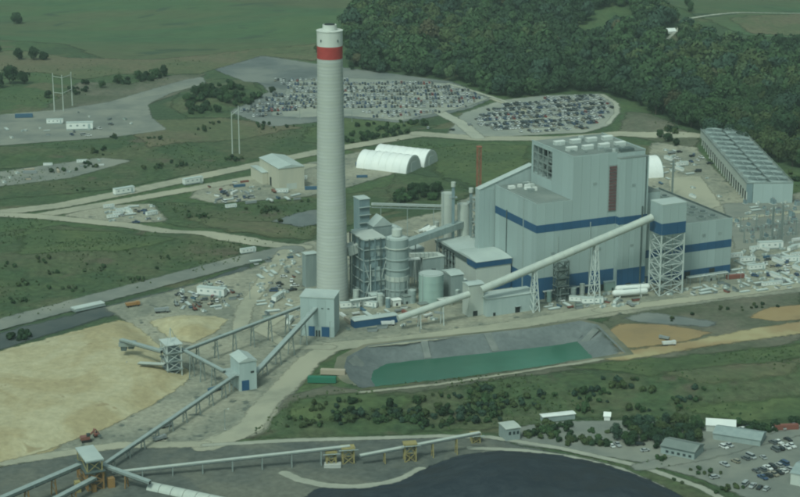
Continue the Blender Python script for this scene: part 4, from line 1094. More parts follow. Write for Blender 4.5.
truss_gallery('belt_conveyor', 'long low belt from orange-legged coal tower to the pale transfer house', CT.pt(L + 1, W * .8, 3.6), TH.pt(-1.0, TH.W * .2, TH.H * .5), 1.6, 1.2, 9)
truss_gallery('belt_conveyor', 'upper belt leaving the coal tower past the sand pile edge', CT.pt(-1.2, W * .5, H * .62), P(-30, 514, 9), 2.4, 1.6, 3, legm='orange')
truss_gallery('belt_conveyor', 'lower belt leaving the coal tower over the coal yard', CT.pt(L * .4, -1.2, H * .4), P(30, 514, 6), 2.2, 1.4, 2, legm='orange')
truss_gallery('belt_conveyor', 'short belt dropping from coal tower to the long pale hood', CT.pt(L + 1.2, W * .3, H * .6), P(150, 484, 4.0), 2.0, 1.4, 1, legm='orange')
a, b = P(150, 485, 1.6), P(235, 503, 1.6)
t = thing('reclaim_hood', 'long low pale hood over the reclaim belt in the coal yard', 'hood', (a.x, a.y, 0), math.degrees(math.atan2(b.y - a.y, b.x - a.x)))
ln = (b - a).length
prof = [(3.4 * math.cos(math.pi * k / 10), 3.0 * math.sin(math.pi * k / 10)) for k in range(11)]
n = 7
for k in range(n): MB().sweep(prof, ln * k / n + .12, ln * (k + 1) / n - .12, 'x').build('hood_segment', 'tank_pale', t, smooth=True)
# long thin belts along the coal pile, on yellow trestles
g1 = truss_gallery('belt_conveyor', 'long thin pale belt running from coal tower to the yellow trestle', P(112, 474, 3.0), P(350, 447.5, 8.0), 1.6, 1.0, 7, cover='tank_pale', legm='galv')
g2 = truss_gallery('belt_conveyor', 'pale belt rising above the coal pile on yellow trestles', P(360, 457, 5.0), P(480, 434, 9.0), 1.6, 1.0, 4, cover='tank_pale', legm='yellow')
def trestle(label, px, py, xr, yt, m, W=5.0):
    s = Site(px, py, xr, yt=yt, W=W, ang=10)
    t = thing('trestle', label, 'trestle', s.o, 10)
    lattice(t, 0, s.L, 0, s.W, 0, s.H, 2, m=m, w=.55, bw=.3)
    P1('head_box', m, t, (-.6, s.L + .6, -.6, s.W + .6, s.H - .7, s.H)); P1('chute', 'galv', t, (s.L * .3, s.L * .7, .8, s.W - .8, s.H * .5, s.H - .8)); P1('walkway', 'steel', t, (-2, s.L + 2, -1.4, -.7, s.H - 1.0, s.H - .8))
    return t
trestle('yellow belt trestle at the end of the long thin belt, above the rail bed', 343, 465, 354, 448, 'yellow', 3.5)
trestle('yellow lattice machine beside the first trestle with pale concrete footing', 327, 466, 336, 452, 'yellow', 4)
trestle('yellow portal trestle under the rising belt beside the coal pile', 405, 463, 416, 444, 'yellow', 3.5)
trestle('small pale yellow trestle at the tip of rising belt', 472, 444, 480, 434, 'yellow', 3)
P1_ = Site(324, 469, 341, yt=464, W=6, ang=0)
t = thing('concrete_footing', 'pale concrete block at the foot of yellow lattice machine', 'footing', P1_.o); P1('block', 'concrete', t, (0, P1_.L, 0, 6, 0, 1.2)); P1('kerb', 'concrete', t, (0, P1_.L, 0, .8, 1.2, 2.0))

# ------------------------------------------------------------------ cooling tower
s = Site(745.6, 203.5, 792, yt=183, xl=None, W=10, ang=1.2)
top = s.o + Vector((0, 0, s.H))
s.W = along(top, s.v, 700.5)
t = thing('cooling_tower', 'long grey twin-row mechanical cooling tower with many fan stacks', 'cooling tower', s.o, s.ang)
L, W, H = s.L, s.W, s.H
zc_ = H * .56
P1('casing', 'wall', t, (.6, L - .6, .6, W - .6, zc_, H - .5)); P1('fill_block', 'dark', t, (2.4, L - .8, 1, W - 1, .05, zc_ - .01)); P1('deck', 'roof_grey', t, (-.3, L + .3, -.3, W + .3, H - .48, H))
P1('end_wall', 'wall', t, (5.0, L, -.2, .4, 0, H - .5)); P1('end_louvre', 'wall_bluegrey', t, (0, 4.7, -.1, .4, 0, H - .5))
clad_x(t, 'wall', 5, L, .1, H - .5, -.2, w=6.5)
NC = 11
for i in range(NC):
    y0 = W * i / NC; cy_ = W * (i + .5) / NC
    P1('casing_panel', 'tank_pale', t, (.1, .58, y0 + .25, W * (i + 1) / NC - .25, zc_ + (.3 if i % 2 else 0), H - .6))
    for q in (0.0, .5): MB().bar((.3, y0 + W / NC * q, 0), (.3, y0 + W / NC * q, zc_), .8).build('column', 'tank_pale', t)
    for q in (.25, .75): MB().bar((1.2, y0 + W / NC * q, 0), (1.2, y0 + W / NC * q, zc_), .35).build('mullion', 'steel', t)
    for j in range(2):
        cx_ = L * (.27 + .46 * j)
        rf = min(W / NC, L / 2) * .40
        o = MB().lathe([(rf * 1.05, H), (rf * .97, H + .8), (rf, H + 1.7), (rf - .2, H + 1.7), (rf * .93, H + .6)], 20, cx_, cy_, cap=False).build('fan_stack', 'wall_grey', t, smooth=True)
        MB().cyl(cx_, cy_, H + .05, H + .5, rf * .92, n=16).build('fan_well', 'steel_dark', o); MB().bar((cx_ - rf * .9, cy_, H + 1.2), (cx_ + rf * .9, cy_, H + 1.2), .5, .15).build('fan_blade', 'steel', o); MB().bar((cx_, cy_ - rf * .9, H + 1.2), (cx_, cy_ + rf * .9, H + 1.2), .5, .15).build('fan_blade', 'steel', o)
    bars('deck_beam', 'wall_grey', t, [((.2, y0, H + .35), (L - .2, y0, H + .35))], .6)
MB().bar((L / 2, 0, H + .5), (L / 2, W, H + .5), .9).build('walkway', 'steel_dark', t); MB().bar((0, 0, H + 1), (0, W, H + 1), .2).build('guard_rail', 'steel', t); MB().bar((L, 0, H + 1), (L, W, H + 1), .2).build('guard_rail', 'steel', t)

# ------------------------------------------------------------------ fabric hangars, sheds and other buildings
def arch(name, label, px, py, yt, xend, ang, m='membrane', closed=True, r=None):
    c = G(px, py); d = U(ang)
    R = r or zat(c, yt)
    ln = along(c, d, xend)
    t = thing(name, label, 'fabric shelter', c, ang)
    n = 16
    pr = [(R * math.cos(math.pi * k / n), R * math.sin(math.pi * k / n)) for k in range(n + 1)]
    nb = max(4, int(ln / 6))
    for k in range(nb):                # cover bays
        MB().sweep(pr, ln * k / nb, ln * (k + 1) / nb - .05, 'x').build('cover_bay', m, t, smooth=True)
    for k in range(nb + 1):
        x = min(ln * k / nb, ln)
        ring = [(x, (R + .12) * math.cos(math.pi * j / n), (R + .12) * math.sin(math.pi * j / n)) for j in range(n + 1)]
        b = MB()
        for p, q in zip(ring[:-1], ring[1:]): b.bar(p, q, .3)
        b.build('rib', 'steel' if k == 0 else m, t)
    b = MB(); b.sweep([(p[0] * .93, p[1] * .93) for p in pr], -.25, -.02, 'x'); e_ = b.build('end_wall', 'wall_pale', t)
    P1('door', 'steel_pale', e_, (-.5, -.26, -R * .35, R * .35, 0, R * .6))
    return t
arch('fabric_hangar', 'white arched fabric hangar, front one of the pair behind the chimney', 413.5, 171, 155.5, 364, 152.5)
arch('fabric_hangar', 'white arched fabric hangar, rear one of the pair behind the chimney', 431, 164.5, 150, 380, 152.5)
arch('fabric_hangar', 'white rounded fabric hangar half hidden behind the boiler house', 656, 173.5, 153, 630, 196, r=14.5)
s = Site(279, 191, 304.5, 260, 169)
t = shed('warehouse', 'cream boxy warehouse with low gabled pale roof left of chimney', s, wall='wall_cream', ridge=2.2, cat='warehouse', axis='y', doors=())
P1('door', 'dark', t, (-.15, .05, s.W * .38, s.W * .46, .05, 7)); P1('door', 'wall_pale', t, (s.L * .3, s.L * .7, -.12, .05, .05, 5))
s = Site(262.5, 185, 268, 251, 173)
shed('lean_to', 'low cream lean-to behind the cream warehouse', s, wall='wall_cream', ridge=.8, cat='shed')
# lower right village of sheds
def lowshed(name, label, px, py, xr, H, W, ang=-30.6, wall='wall_grey', roof='roof_grey', ridge=1.8, **k):
    s = Site(px, py, xr, W=W, H=H, ang=ang)
    return s, shed(name, label, s, wall=wall, roof=roof, ridge=ridge, **k)
s, t = lowshed('long_shed', 'long grey gabled shed with row of small windows beside paved lot', 660.6, 454, 694, 4.2, 12, wall='wall_grey', wins=(), cat='shed')
for k in range(5): P1('window', 'glass', t, (s.L * (.15 + .17 * k), s.L * (.15 + .17 * k) + 1.4, -.12, .05, 1.4, 2.6))
P1('ridge_cap', 'steel_dark', t, (-.4, s.L + .4, 5.9, 6.1, s.H + 2.05, s.H + 2.2)); P1('eave_trim', 'steel_dark', t, (-.5, s.L + .5, -.6, -.42, s.H + .02, s.H + .35))
s, t = lowshed('long_shed', 'long low shed with dull pale roof behind rows of parked cars', 713, 440, 760, 3.4, 12, ang=-24, wall='wall_grey', roof='wall_grey', cat='shed')
s, t = lowshed('white_shed', 'short white-roofed shed among dark trees above the paved lot', 706, 432, 735, 3.6, 9, ang=-10, wall='wall_pale', roof='white', cat='shed')
s, t = lowshed('long_shed', 'large pale shed with grey gabled roof at the paved lot corner', 790, 485, 842, 6, 17, ang=-30.6, wall='wall_pale', roof='wall_grey', cat='shed')
s, t = lowshed('concrete_shed', 'weathered pale concrete shed at end of the lane past the coal pile', 506, 442, 520, 6.5, 9, ang=20, wall='wall_grey', roof='tank_pale', cat='shed', ridge=.4)
windows_x(t, (2, 4.2, 6.2), 3.4, 1.2, 1.6)
s, t = lowshed('open_trailer_shed', 'long thin pale roofed shelter on the grassy edge of lane', 543, 423, 575, 3.0, 4, ang=16, wall='wall_grey', roof='white', cat='shelter', ridge=.3)
s, t = lowshed('small_shed', 'small white shed beside the leafy end of the lane', 604, 421, 610, 2.4, 3, ang=-10, wall='white', roof='white', cat='shed')
# houses in the wood clearing
for (px, py, xr, lb, rf) in ((665, 36, 676, 'white house with pale roof alone among dark trees', 'white'), (614, 22, 622, 'small white farmhouse by the wood clearing', 'roof_grey'), (624, 24, 632, 'pale barn next to the small white farmhouse', 'white')):
    c = G(px, py); s = Site(px, py, xr, H=4.5, W=9, ang=14)
    shed('house', lb, s, wall='white', roof=rf, ridge=3.0, cat='house', wins=((2, 1.5, 1.2, 1.4), (s.L - 2, 1.5, 1.2, 1.4)), doors=((s.L * .5, 1.2, 2.2),))

# ------------------------------------------------------------------ propane bullets, pylons, mast, lamp poles
for i, (px, py, xr, lb) in enumerate(((613, 300, 649, 'long white horizontal gas tank, front one of the pair'), (616, 295.5, 651, 'long white horizontal gas tank, rear one of the pair'))):
    s = Site(px, py, xr, H=5, W=4, ang=14)
    t = thing('gas_tank', lb, 'tank', s.o, s.ang)
    r = 2.0; zc_ = 3.6; b = MB()
    prof = [(.05, 0)] + [(r * math.sin(math.pi / 2 * k / 5), r * (1 - math.cos(math.pi / 2 * k / 5))) for k in range(1, 6)]
    prof = prof + [(q[0], s.L - q[1]) for q in prof[::-1]]
    b.lathe(prof, 18); b.v = [(z, y + 2, x + zc_) for x, y, z in b.v]
    b.build('vessel', 'white', t, smooth=True)
    for f in (.2, .8): P1('saddle', 'concrete', t, (s.L * f - .5, s.L * f + .5, .6, 3.4, 0, zc_ - 1.2))
    P1('walkway', 'steel', t, (s.L * .3, s.L * .7, 1.4, 2.6, zc_ + 2.0, zc_ + 2.2))
def pylon(label, poles, arms, m='tank_pale', r=.42):
    c0 = G(poles[0][0], poles[0][1])
    t = thing('power_pylon', label, 'pylon', c0)
    pos = []
    for (px, py, yt) in poles:
        c = G(px, py); zt = zat(c, yt); pos.append((c - c0, zt - c0.z))
        b = MB(); q = c - c0
        b.lathe([(r, 0), (r * .6, zt - c.z)], 10); b.build('pole', m, t, loc=q)
    for f in arms:
        for (p, zt), (q, zq) in zip(pos[:-1], pos[1:]): MB().bar(p + Vector((0, 0, zt * f)), q + Vector((0, 0, zq * f)), .45).build('cross_arm', m, t)
    for (p, zt) in pos:
        for f in arms[:1]: MB().bar(p + Vector((0, 0, zt * f - 2.2)), p + Vector((0, 0, zt * f)), .3, n=6).build('insulator', 'steel_dark', t)
    return t
pylon('three-pole pale power pylon with cross-arms beside the grey gravel pad', [(54.5, 112, 73), (63.5, 111.5, 75), (72.5, 106, 72)], (.92, .5), r=.55)
pylon('two-pole pale power pylon on the scrubby slope behind warehouse', [(232.5, 154, 112), (239.5, 154, 106)], (.93,), r=.5)
def mast(name, label, px, py, yt, w, m, n=12, cat='mast'):
    c = G(px, py); H = zat(c, yt) - c.z
    t = thing(name, label, cat, c, 15); lattice(t, -w / 2, w / 2, -w / 2, w / 2, 0, H, n, m=m, w=.32, bw=.17); return t, H
t, H = mast('lattice_mast', 'rust red lattice mast rising behind the duct house', 478.5, 203, 147, 2.8, 'crane_red', 9)
P1('mast_head', 'crane_red', t, (-1.8, 1.8, -1.8, 1.8, H, H + .6))
for (px, py, yt, lb) in ((672, 196, 160, 'slim grey lattice mast in yard behind turbine hall'), (781, 246, 205, 'slim grey lattice mast in the switchyard'), (772, 240, 206, 'thin grey switchyard gantry post near cooling tower')):
    mast('lattice_mast', lb, px, py, yt, .9, 'galv', 8)
# switchyard gantries
g0 = None
for i, (px, py) in enumerate([(748, 232), (764, 229), (780, 226), (752, 243), (770, 240), (788, 236)]):
    c = G(px, py)
    if g0 is None:
        g0 = thing('switch_gantry', 'grey steel switchyard gantry', 'gantry', c, 15, 'gantries in the switchyard')
        for x in (-6, 6):
            MB().bar((x, -1, 0), (x, 0, 11), .35).build('leg', 'galv', g0); MB().bar((x, 1, 0), (x, 0, 11), .35).build('leg', 'galv', g0)
        MB().bar((-7, 0, 11), (7, 0, 11), .5).build('beam', 'galv', g0)
        for x in (-4, 0, 4): MB().bar((x, 0, 8.5), (x, 0, 11), .3, n=6).build('insulator', 'louvre_red', g0)
        for x in (-4, 0, 4): P1('switch_box', 'galv', g0, (x - .8, x + .8, -.8, .8, 0, 2.4))
        o = g0
    else: o = copy_tree(g0); o.location = c
    o['label'] = 'grey steel switchyard gantry with three hanging insulators'
# light poles
lp = None
for (px, py) in [(238, 124), (300, 120), (352, 122), (404, 126), (640, 300), (700, 292), (560, 306), (740, 290), (250, 300), (225, 430), (330, 340), (420, 333), (780, 280)]:
    c = G(px, py)
    if lp is None:
        lp = thing('lamp_post', 'tall thin grey yard lamp post', 'lamp post', c, 0, 'yard lamp posts'); MB().lathe([(.2, 0), (.12, 11)], 8).build('pole', 'galv', lp); MB().bar((0, 0, 10.8), (1.8, 0, 11.2), .14).build('arm', 'galv', lp); P1('lamp_head', 'steel_pale', lp, (1.5, 2.3, -.25, .25, 11.1, 11.35)); P1('base', 'concrete', lp, (-.4, .4, -.4, .4, 0, .5))
        lp['label'] = 'tall thin grey yard lamp post on square concrete base'
    else: o = copy_tree(lp); o.location = c
# ------------------------------------------------------------------ vehicles
R = random.Random(21)
def car_parts(kind):
    """body profile (x, z) along the length, glasshouse profile, width"""
    if kind == 'saloon': return 4.7, 1.82, [(0, .35), (4.7, .35), (4.68, .75), (4.0, .95), (.1, .98), (0, .7)], [(.45, .95), (3.6, .93), (2.75, 1.42), (1.15, 1.45)]
    if kind == 'estate': return 4.9, 1.95, [(0, .4), (4.9, .4), (4.87, .85), (4.0, 1.08), (.05, 1.1), (0, .8)], [(.12, 1.08), (3.75, 1.06), (3.0, 1.72), (.4, 1.75)]
    if kind == 'pickup': return 5.7, 2.0, [(0, .5), (5.7, .5), (5.67, .95), (4.7, 1.15), (.05, 1.12), (0, .9)], [(1.9, 1.12), (4.4, 1.12), (3.8, 1.82), (2.15, 1.84)]
    return 5.6, 2.05, [(0, .45), (5.6, .45), (5.58, .95), (5.0, 1.3), (.05, 1.3), (0, .8)], [(.05, 1.28), (4.95, 1.28), (4.2, 2.2), (.1, 2.25)]
KINDS = ['saloon', 'estate', 'pickup', 'van']
def cen(pr, L): return [(x - L / 2, z) for x, z in pr]
def wheel(b, x, y, r, w):
    n = 10; vs = []
    for yy in (y - w / 2, y + w / 2):
        for k in range(n): vs.append((x + r * math.cos(2 * math.pi * k / n), yy, r + r * math.sin(2 * math.pi * k / n)))
    b.add(vs, [list(range(n)), list(range(2 * n - 1, n - 1, -1))] + [(i, n + i, n + (i + 1) % n, (i + 1) % n) for i in range(n)])
def car_build(b, kind, full=True):
    L, W, body, cab = car_parts(kind)
    b.use(0)
    b.sweep(cen(body, L), -W / 2, W / 2, 'y')
    b.use(1)
    c = cen(cab, L)
    b.sweep(c, -W / 2 + .12, W / 2 - .12, 'y')
    b.use(0)
    hi = max(z for _, z in c); xs = [x for x, z in c if z > hi - .1]
    b.box(min(xs), max(xs), -W / 2 + .14, W / 2 - .14, hi - .04, hi + .05)
    if kind == 'pickup': b.use(2); b.box(-L / 2 + .25, -L / 2 + 1.8, -W / 2 + .15, W / 2 - .15, 1.1, 1.14)
    b.use(2)
    for x in (-L / 2 + .95, L / 2 - .95):
        for s_ in (-1, 1): wheel(b, x, s_ * (W / 2 - .12), .36, .26)
CARMESH = {}
for k in KINDS:
    b = MB(); car_build(b, k); CARMESH[k] = b.mesh('parked_' + k, ['paint', 'glass', 'tyre'])
COLS = [('white', (.66, .68, .66), 5), ('silver', (.36, .385, .385), 4), ('black', (.03, .034, .036), 4), ('dark blue', (.045, .085, .16), 2.5), ('red', (.22, .04, .035), .7), ('tan', (.28, .26, .2), 1.5), ('dark grey', (.115, .13, .135), 3)]
def pickcol(): return R.choices(COLS, [c[2] for c in COLS])[0]
KNAME = {'saloon': 'saloon car', 'estate': 'estate car', 'pickup': 'pickup truck', 'van': 'van'}
cars = []                              # (x, y, z, angle, kind, colour, place)
def row(p0, p1, place, depth=5.2, pitch=2.75, occ=.75, double=True, tilt=0):
    a, b = G(*p0), G(*p1)
    d = (b - a); ln = d.length; d.normalize(); sd_ = Vector((-d.y, d.x, 0))
    n = int(ln / pitch)
    for k in range(n):
        for side in ((-1, 1) if double else (0,)):
            if R.random() > min(.9, occ * 1.3): continue
            p = a + d * (k + .5) * pitch + sd_ * side * depth * .53 + Vector((R.uniform(-.2, .2), R.uniform(-.3, .3), 0))
            ang = math.atan2(sd_.y, sd_.x) + (math.pi if R.random() < .5 else 0) + R.uniform(-.04, .04)
            cars.append((p.x, p.y, ang, R.choices(KINDS, [4, 4, 4, 1])[0], pickcol(), place))
LOT1, LOT2, LOT3 = 'in the long gravel car park behind chimney', 'in the rounded gravel car park below the wood', 'on the paved lot among the sheds'
for (y0, y1, x0, x1, o) in ((81, 81, 274, 350, .5), (84.5, 84, 280, 436, .62), (88, 87.5, 284, 456, .66), (91.5, 91, 290, 470, .66), (95.5, 94.5, 272, 478, .62), (99.5, 98.5, 265, 484, .62), (103.5, 102.5, 258, 478, .6),
                            (107.5, 106.5, 250, 468, .5), (111.5, 110, 240, 300, .55), (113, 112.5, 362, 444, .5), (116.5, 115.5, 252, 285, .4), (117, 116, 372, 425, .4)):
    row((x0, y0), (x1, y1), LOT1, occ=o)
for (x0, y0, x1, y1, o) in ((545, 100, 598, 96.5, .6), (500, 106.5, 604, 99.5, .66), (488, 111.5, 610, 103.5, .66), (480, 116.5, 612, 108, .68), (476, 121, 610, 112.5, .68), (478, 126, 604, 117.5, .68), (492, 130, 598, 122.5, .66), (520, 133, 590, 128, .45)):
    row((x0, y0), (x1, y1), LOT2, occ=o)
for (x0, y0, x1, y1, o, db) in ((716, 451, 752, 440, .7, False), (722, 467, 758, 456.5, .85, False), (772, 452, 800, 446, .8, False), (748, 475, 790, 464, .7, False), (760, 480, 792, 470, .7, False), (742, 485, 775, 493, .7, False), (700, 459, 712, 455, .8, False), (755, 449, 776, 443, .7, False), (740, 432, 752, 429, .7, False), (780, 430, 800, 427, .6, False), (608, 448, 622, 446, .7, False), (770, 446, 792, 440, .5, False)):
    row((x0, y0), (x1, y1), LOT3, occ=o, double=db, pitch=3.4)
for (px, py, an) in ((715, 479, .4), (645, 452, .3), (763, 459, 1.9), (640, 446, .2)): p = G(px, py); cars.append((p.x, p.y, an, R.choice(KINDS), pickcol(), LOT3))
for (px, py) in ((345, 96), (347, 99), (362, 101), (428, 129), (452, 131), (470, 126)): p = G(px, py); cars.append((p.x, p.y, R.uniform(0, 3), 'estate', pickcol(), LOT1))
for (px, py, n_, pl) in ((70, 276, 5, 'beside the track at the sand pile edge'), (205, 300, 14, 'among heaped materials on the gravel yard'), (290, 285, 10, 'on the gravel yard left of chimney'), (700, 160, 16, 'on the yard beside cooling tower'), (770, 268, 12, 'on the yard right of turbine hall'), (240, 195, 14, 'on the gravel near the cream warehouse'), (565, 300, 8, 'in the yard before the boiler house'), (130, 215, 8, 'on the triangular gravel pad'), (80, 132, 6, 'on the grey gravel pad by pylon')):
    if n_ == 5: continue
    for k in range(n_):
        p = G(px + R.gauss(0, 14), py + R.gauss(0, 4)); cars.append((p.x, p.y, R.uniform(0, 6.28), R.choices(KINDS, [1, 2, 4, 2])[0], pickcol(), pl))
def clear(p, d=3.0):
    return all((p[0] - q[0]) ** 2 + (p[1] - q[1]) ** 2 > d * d for q in taken)
BOXES = []                             # footprints of everything built so far
for o in list(scene.objects):
    if o.type == 'MESH' and o.parent and o.name.split('.')[0] in ('wall', 'wall_core', 'shell', 'casing', 'cover_bay', 'house_wall', 'roof_vault', 'rear_wall', 'vessel', 'bay_wall', 'roof', 'shaft', 'leg', 'hood_segment', 'block', 'trestle_leg', 'bin'):
        par = o.parent
        mw = Matrix.Translation(par.location) @ Matrix.Rotation(par.rotation_euler.z, 4, 'Z')
        cs = [mw @ Vector(c) for c in o.bound_box]
        if min(c.z for c in cs) > 6: continue
        ctr = par.location; inv = Matrix.Rotation(-par.rotation_euler.z, 4, 'Z')
        bb = [Vector(c) for c in o.bound_box]
        BOXES.append((par.location.x, par.location.y, par.rotation_euler.z, min(c.x for c in bb), max(c.x for c in bb), min(c.y for c in bb), max(c.y for c in bb)))
BX = np.array(BOXES)
def blocked(x, y, m=3.0):
    dx, dy = x - BX[:, 0], y - BX[:, 1]
    c, s_ = np.cos(-BX[:, 2]), np.sin(-BX[:, 2])
    lx, ly = dx * c - dy * s_, dx * s_ + dy * c
    return bool(((lx > BX[:, 3] - m) & (lx < BX[:, 4] + m) & (ly > BX[:, 5] - m) & (ly < BX[:, 6] + m)).any())
taken = []
good = []
for c in sorted(cars, key=lambda q: q[1]):     # nearest first
    if blocked(c[0], c[1]) or not clear(c, 2.2): continue
    taken.append((c[0], c[1])); good.append(c)
near_mesh = {}
def near_car(kind, colour, x, y, z, ang, label, group):
    L, W, body, cab = car_parts(kind)
    if kind not in near_mesh:
        b = MB(); b.sweep(cen(body, L), -W / 2, W / 2, 'y'); m0 = b.mesh('body', 'paint')
        c = cen(cab, L); b = MB(); b.sweep(c, -W / 2 + .12, W / 2 - .12, 'y'); m1 = b.mesh('windows', 'glass')
        hi = max(q for _, q in c); xs = [q for q, zz in c if zz > hi - .1]
        m2 = MB().box(min(xs), max(xs), -W / 2 + .14, W / 2 - .14, hi - .04, hi + .05).mesh('roof', 'paint')
        b = MB(); wheel(b, 0, 0, .36, .26); m3 = b.mesh('wheel', 'tyre')
        near_mesh[kind] = (m0, m1, m2, m3)
    ms = near_mesh[kind]
    t = thing('parked_' + kind, label, KNAME[kind].split()[0] if kind in ('van', 'pickup') else 'car', (x, y, z), math.degrees(ang), group)
    for nm, m in (('body', ms[0]), ('windows', ms[1]), ('roof', ms[2])): o = put(nm, m, t); o.color = (*colour[1], 1)
    for xx in (-L / 2 + .95, L / 2 - .95):
        for s_ in (-1, 1): put('wheel', ms[3], t, (xx, s_ * (W / 2 - .12), 0))
stuff_cars = []
nind = 0
for (x, y, ang, kind, colour, place) in good:
    z = h1(x, y) + 0.45
    if nind >= 300: stuff_cars.append((x, y, z, ang, kind, colour)); continue
    nind += 1
    lab = f'{colour[0]} {KNAME[kind]} parked {place}'
    grp = f'{colour[0]} {KNAME[kind]}s parked {place}'
    if y < 830: near_car(kind, colour, x, y, z, ang, lab, grp)
    else:
        o = put('parked_' + kind, CARMESH[kind], None, (x, y, z), ang); o.color = (*colour[1], 1); tag(o, lab, KNAME[kind].split()[0] if kind in ('van', 'pickup') else 'car', grp)
if stuff_cars:
    MI = ['paint_' + q for q in ('white', 'silver', 'black', 'blue', 'red', 'tan', 'grey')] + ['glass', 'tyre']
    cidx = {c[0]: i for i, c in enumerate(COLS)}
    big = MB()
    for (x, y, z, ang, kind, colour) in stuff_cars:
        b = MB(); L, W, body, cab = car_parts(kind)
        ci = cidx[colour[0]]
        b.use(ci).sweep(cen(body, L), -W / 2, W / 2, 'y'); b.use(7).sweep(cen(cab, L), -W / 2 + .12, W / 2 - .12, 'y')
        c = cen(cab, L); hi = max(q for _, q in c); xs = [q for q, zz in c if zz > hi - .1]
        b.use(ci).box(min(xs), max(xs), -W / 2 + .14, W / 2 - .14, hi - .04, hi + .05)
        b.use(8).box(-L / 2 + .6, -L / 2 + 1.3, -W / 2 + .02, W / 2 - .02, 0, .5).box(L / 2 - 1.3, L / 2 - .6, -W / 2 + .02, W / 2 - .02, 0, .5)
        ca, sa = math.cos(ang), math.sin(ang); o0 = len(big.v)
        big.v += [(x + px * ca - py * sa, y + px * sa + py * ca, z + pz) for px, py, pz in b.v]; big.f += [[o0 + i for i in f] for f in b.f]; big.mi += b.mi
    o = big.build('distant_parked_cars', MI); tag(stuff(o), 'hundreds of small parked cars filling the rear rows of gravel car parks', 'cars')

# ------------------------------------------------------------------ yard clutter: trailers, containers, trucks, stacks
def proto_trailer():
    t = put('site_trailer', None); P1('body', 'white', t, (-6, 6, -1.5, 1.5, .6, 3.4)); P1('roof', 'roof_pale', t, (-6.1, 6.1, -1.6, 1.6, 3.4, 3.55)); P1('skirt', 'wall_grey', t, (-5.9, 5.9, -1.4, 1.4, 0, .6))
    for x in (-4, -1, 2): P1('window', 'wall_grey', t, (x - .5, x + .5, -1.56, -1.45, 1.8, 2.5))
    P1('door', 'wall', t, (3.8, 4.8, -1.57, -1.45, .7, 2.8)); P1('step', 'steel', t, (3.6, 5, -2.6, -1.6, 0, .6)); return t
def proto_container():
    t = put('shipping_container', None); b = MB(); b.box(-6, 6, -1.2, 1.2, .1, 2.6); b.build('body', 'paint_matte', t)
    for k in range(9): P1('rib', 'paint_matte', t, (-5.6 + k * 1.38, -5.2 + k * 1.38, -1.28, -1.19, .2, 2.5))
    P1('door', 'paint_matte', t, (6.0, 6.08, -1.1, 1.1, .2, 2.5)); P1('corner_post', 'paint_matte', t, (-6.05, -5.8, -1.3, -1.15, 0, 2.65)); return t
def proto_truck():
    t = put('tipper_truck', None); P1('cab', 'paint', t, (2.2, 4.2, -1.2, 1.2, .9, 3.0)); P1('windscreen', 'glass', t, (4.15, 4.28, -1.05, 1.05, 1.9, 2.8)); P1('chassis', 'steel_dark', t, (-4.2, 4.1, -.9, .9, .6, .9))
    b = MB(); b.sweep([(-4.3, 1.1), (1.9, 1.1), (2.1, 2.7), (-4.6, 2.7)], -1.25, 1.25, 'y'); b.build('tipper_body', 'paint', t)
    for x in (3.2, -1.8, -3.1):
        for s_ in (-1, 1): b = MB(); wheel(b, x, s_ * 1.05, .52, .4); b.build('wheel', 'tyre', t)
    return t
def proto_excavator():
    t = put('excavator', None)
    for s_ in (-1, 1): P1('track', 'tyre', t, (-2, 2, s_ * 1.3 - .35, s_ * 1.3 + .35, 0, .9))
    P1('upper_body', 'paint', t, (-2.2, 1.5, -1.3, 1.3, 1.0, 2.3)); P1('cab', 'glass', t, (.2, 1.6, -1.25, -.1, 2.3, 3.5))
    MB().bar((1.2, .3, 1.9), (4.2, .3, 4.6), .5).build('boom', 'paint', t); MB().bar((4.2, .3, 4.6), (5.8, .3, 2.0), .4).build('stick', 'paint', t); P1('bucket', 'steel_dark', t, (5.2, 6.3, -.3, .9, 1.0, 2.0)); return t
def proto_pipes():
    t = put('pipe_stack', None)
    for k in range(5): MB().bar((-6, -1.6 + k * .8, .4), (6, -1.6 + k * .8, .4), .75, n=8).build('pipe', 'galv', t)
    for k in range(4): MB().bar((-6, -1.2 + k * .8, 1.1), (6, -1.2 + k * .8, 1.1), .75, n=8).build('pipe', 'steel_pale', t)
    return t
def proto_crates():
    t = put('crate_stack', None); rr_ = random.Random(3)
    for k in range(7):
        x, y = rr_.uniform(-3.5, 3.5), rr_.uniform(-2.5, 2.5); P1('crate', rr_.choice(['wall_cream', 'steel_pale', 'white', 'steel', 'wall_grey']), t, (x - 1, x + 1, y - .8, y + .8, .01 * k, 1.2 + .15 * k))
    return t
def proto_dumpster():
    t = put('skip', None); b = MB(); b.sweep([(-2.6, .1), (2.6, .1), (3.3, 1.8), (-3.3, 1.8)], -1.2, 1.2, 'y'); b.build('hull', 'paint_matte', t); P1('load', 'steel_dark', t, (-3, 3, -1.1, 1.1, 1.6, 1.95)); P1('rim', 'paint_matte', t, (-3.35, 3.35, -1.3, -1.12, 1.65, 1.85)); return t
def proto_transformer():
    t = put('transformer', None); P1('tank', 'wall_bluegrey', t, (-2.4, 2.4, -1.6, 1.6, .3, 4.2)); P1('base', 'concrete', t, (-3.4, 3.4, -2.6, 2.6, 0, .3))
    for k in range(6): P1('radiator', 'steel', t, (-2.2 + k * .8, -1.7 + k * .8, -2.3, -1.62, .8, 3.6))
    for k in range(3): MB().bar((-1.5 + 1.5 * k, 0, 4.2), (-1.5 + 1.5 * k, 0, 6), .4, n=8).build('bushing', 'louvre_red', t)
    MB().bar((-2, .9, 4.9), (2, .9, 4.9), 1.0, n=10).build('conservator', 'wall_bluegrey', t); return t
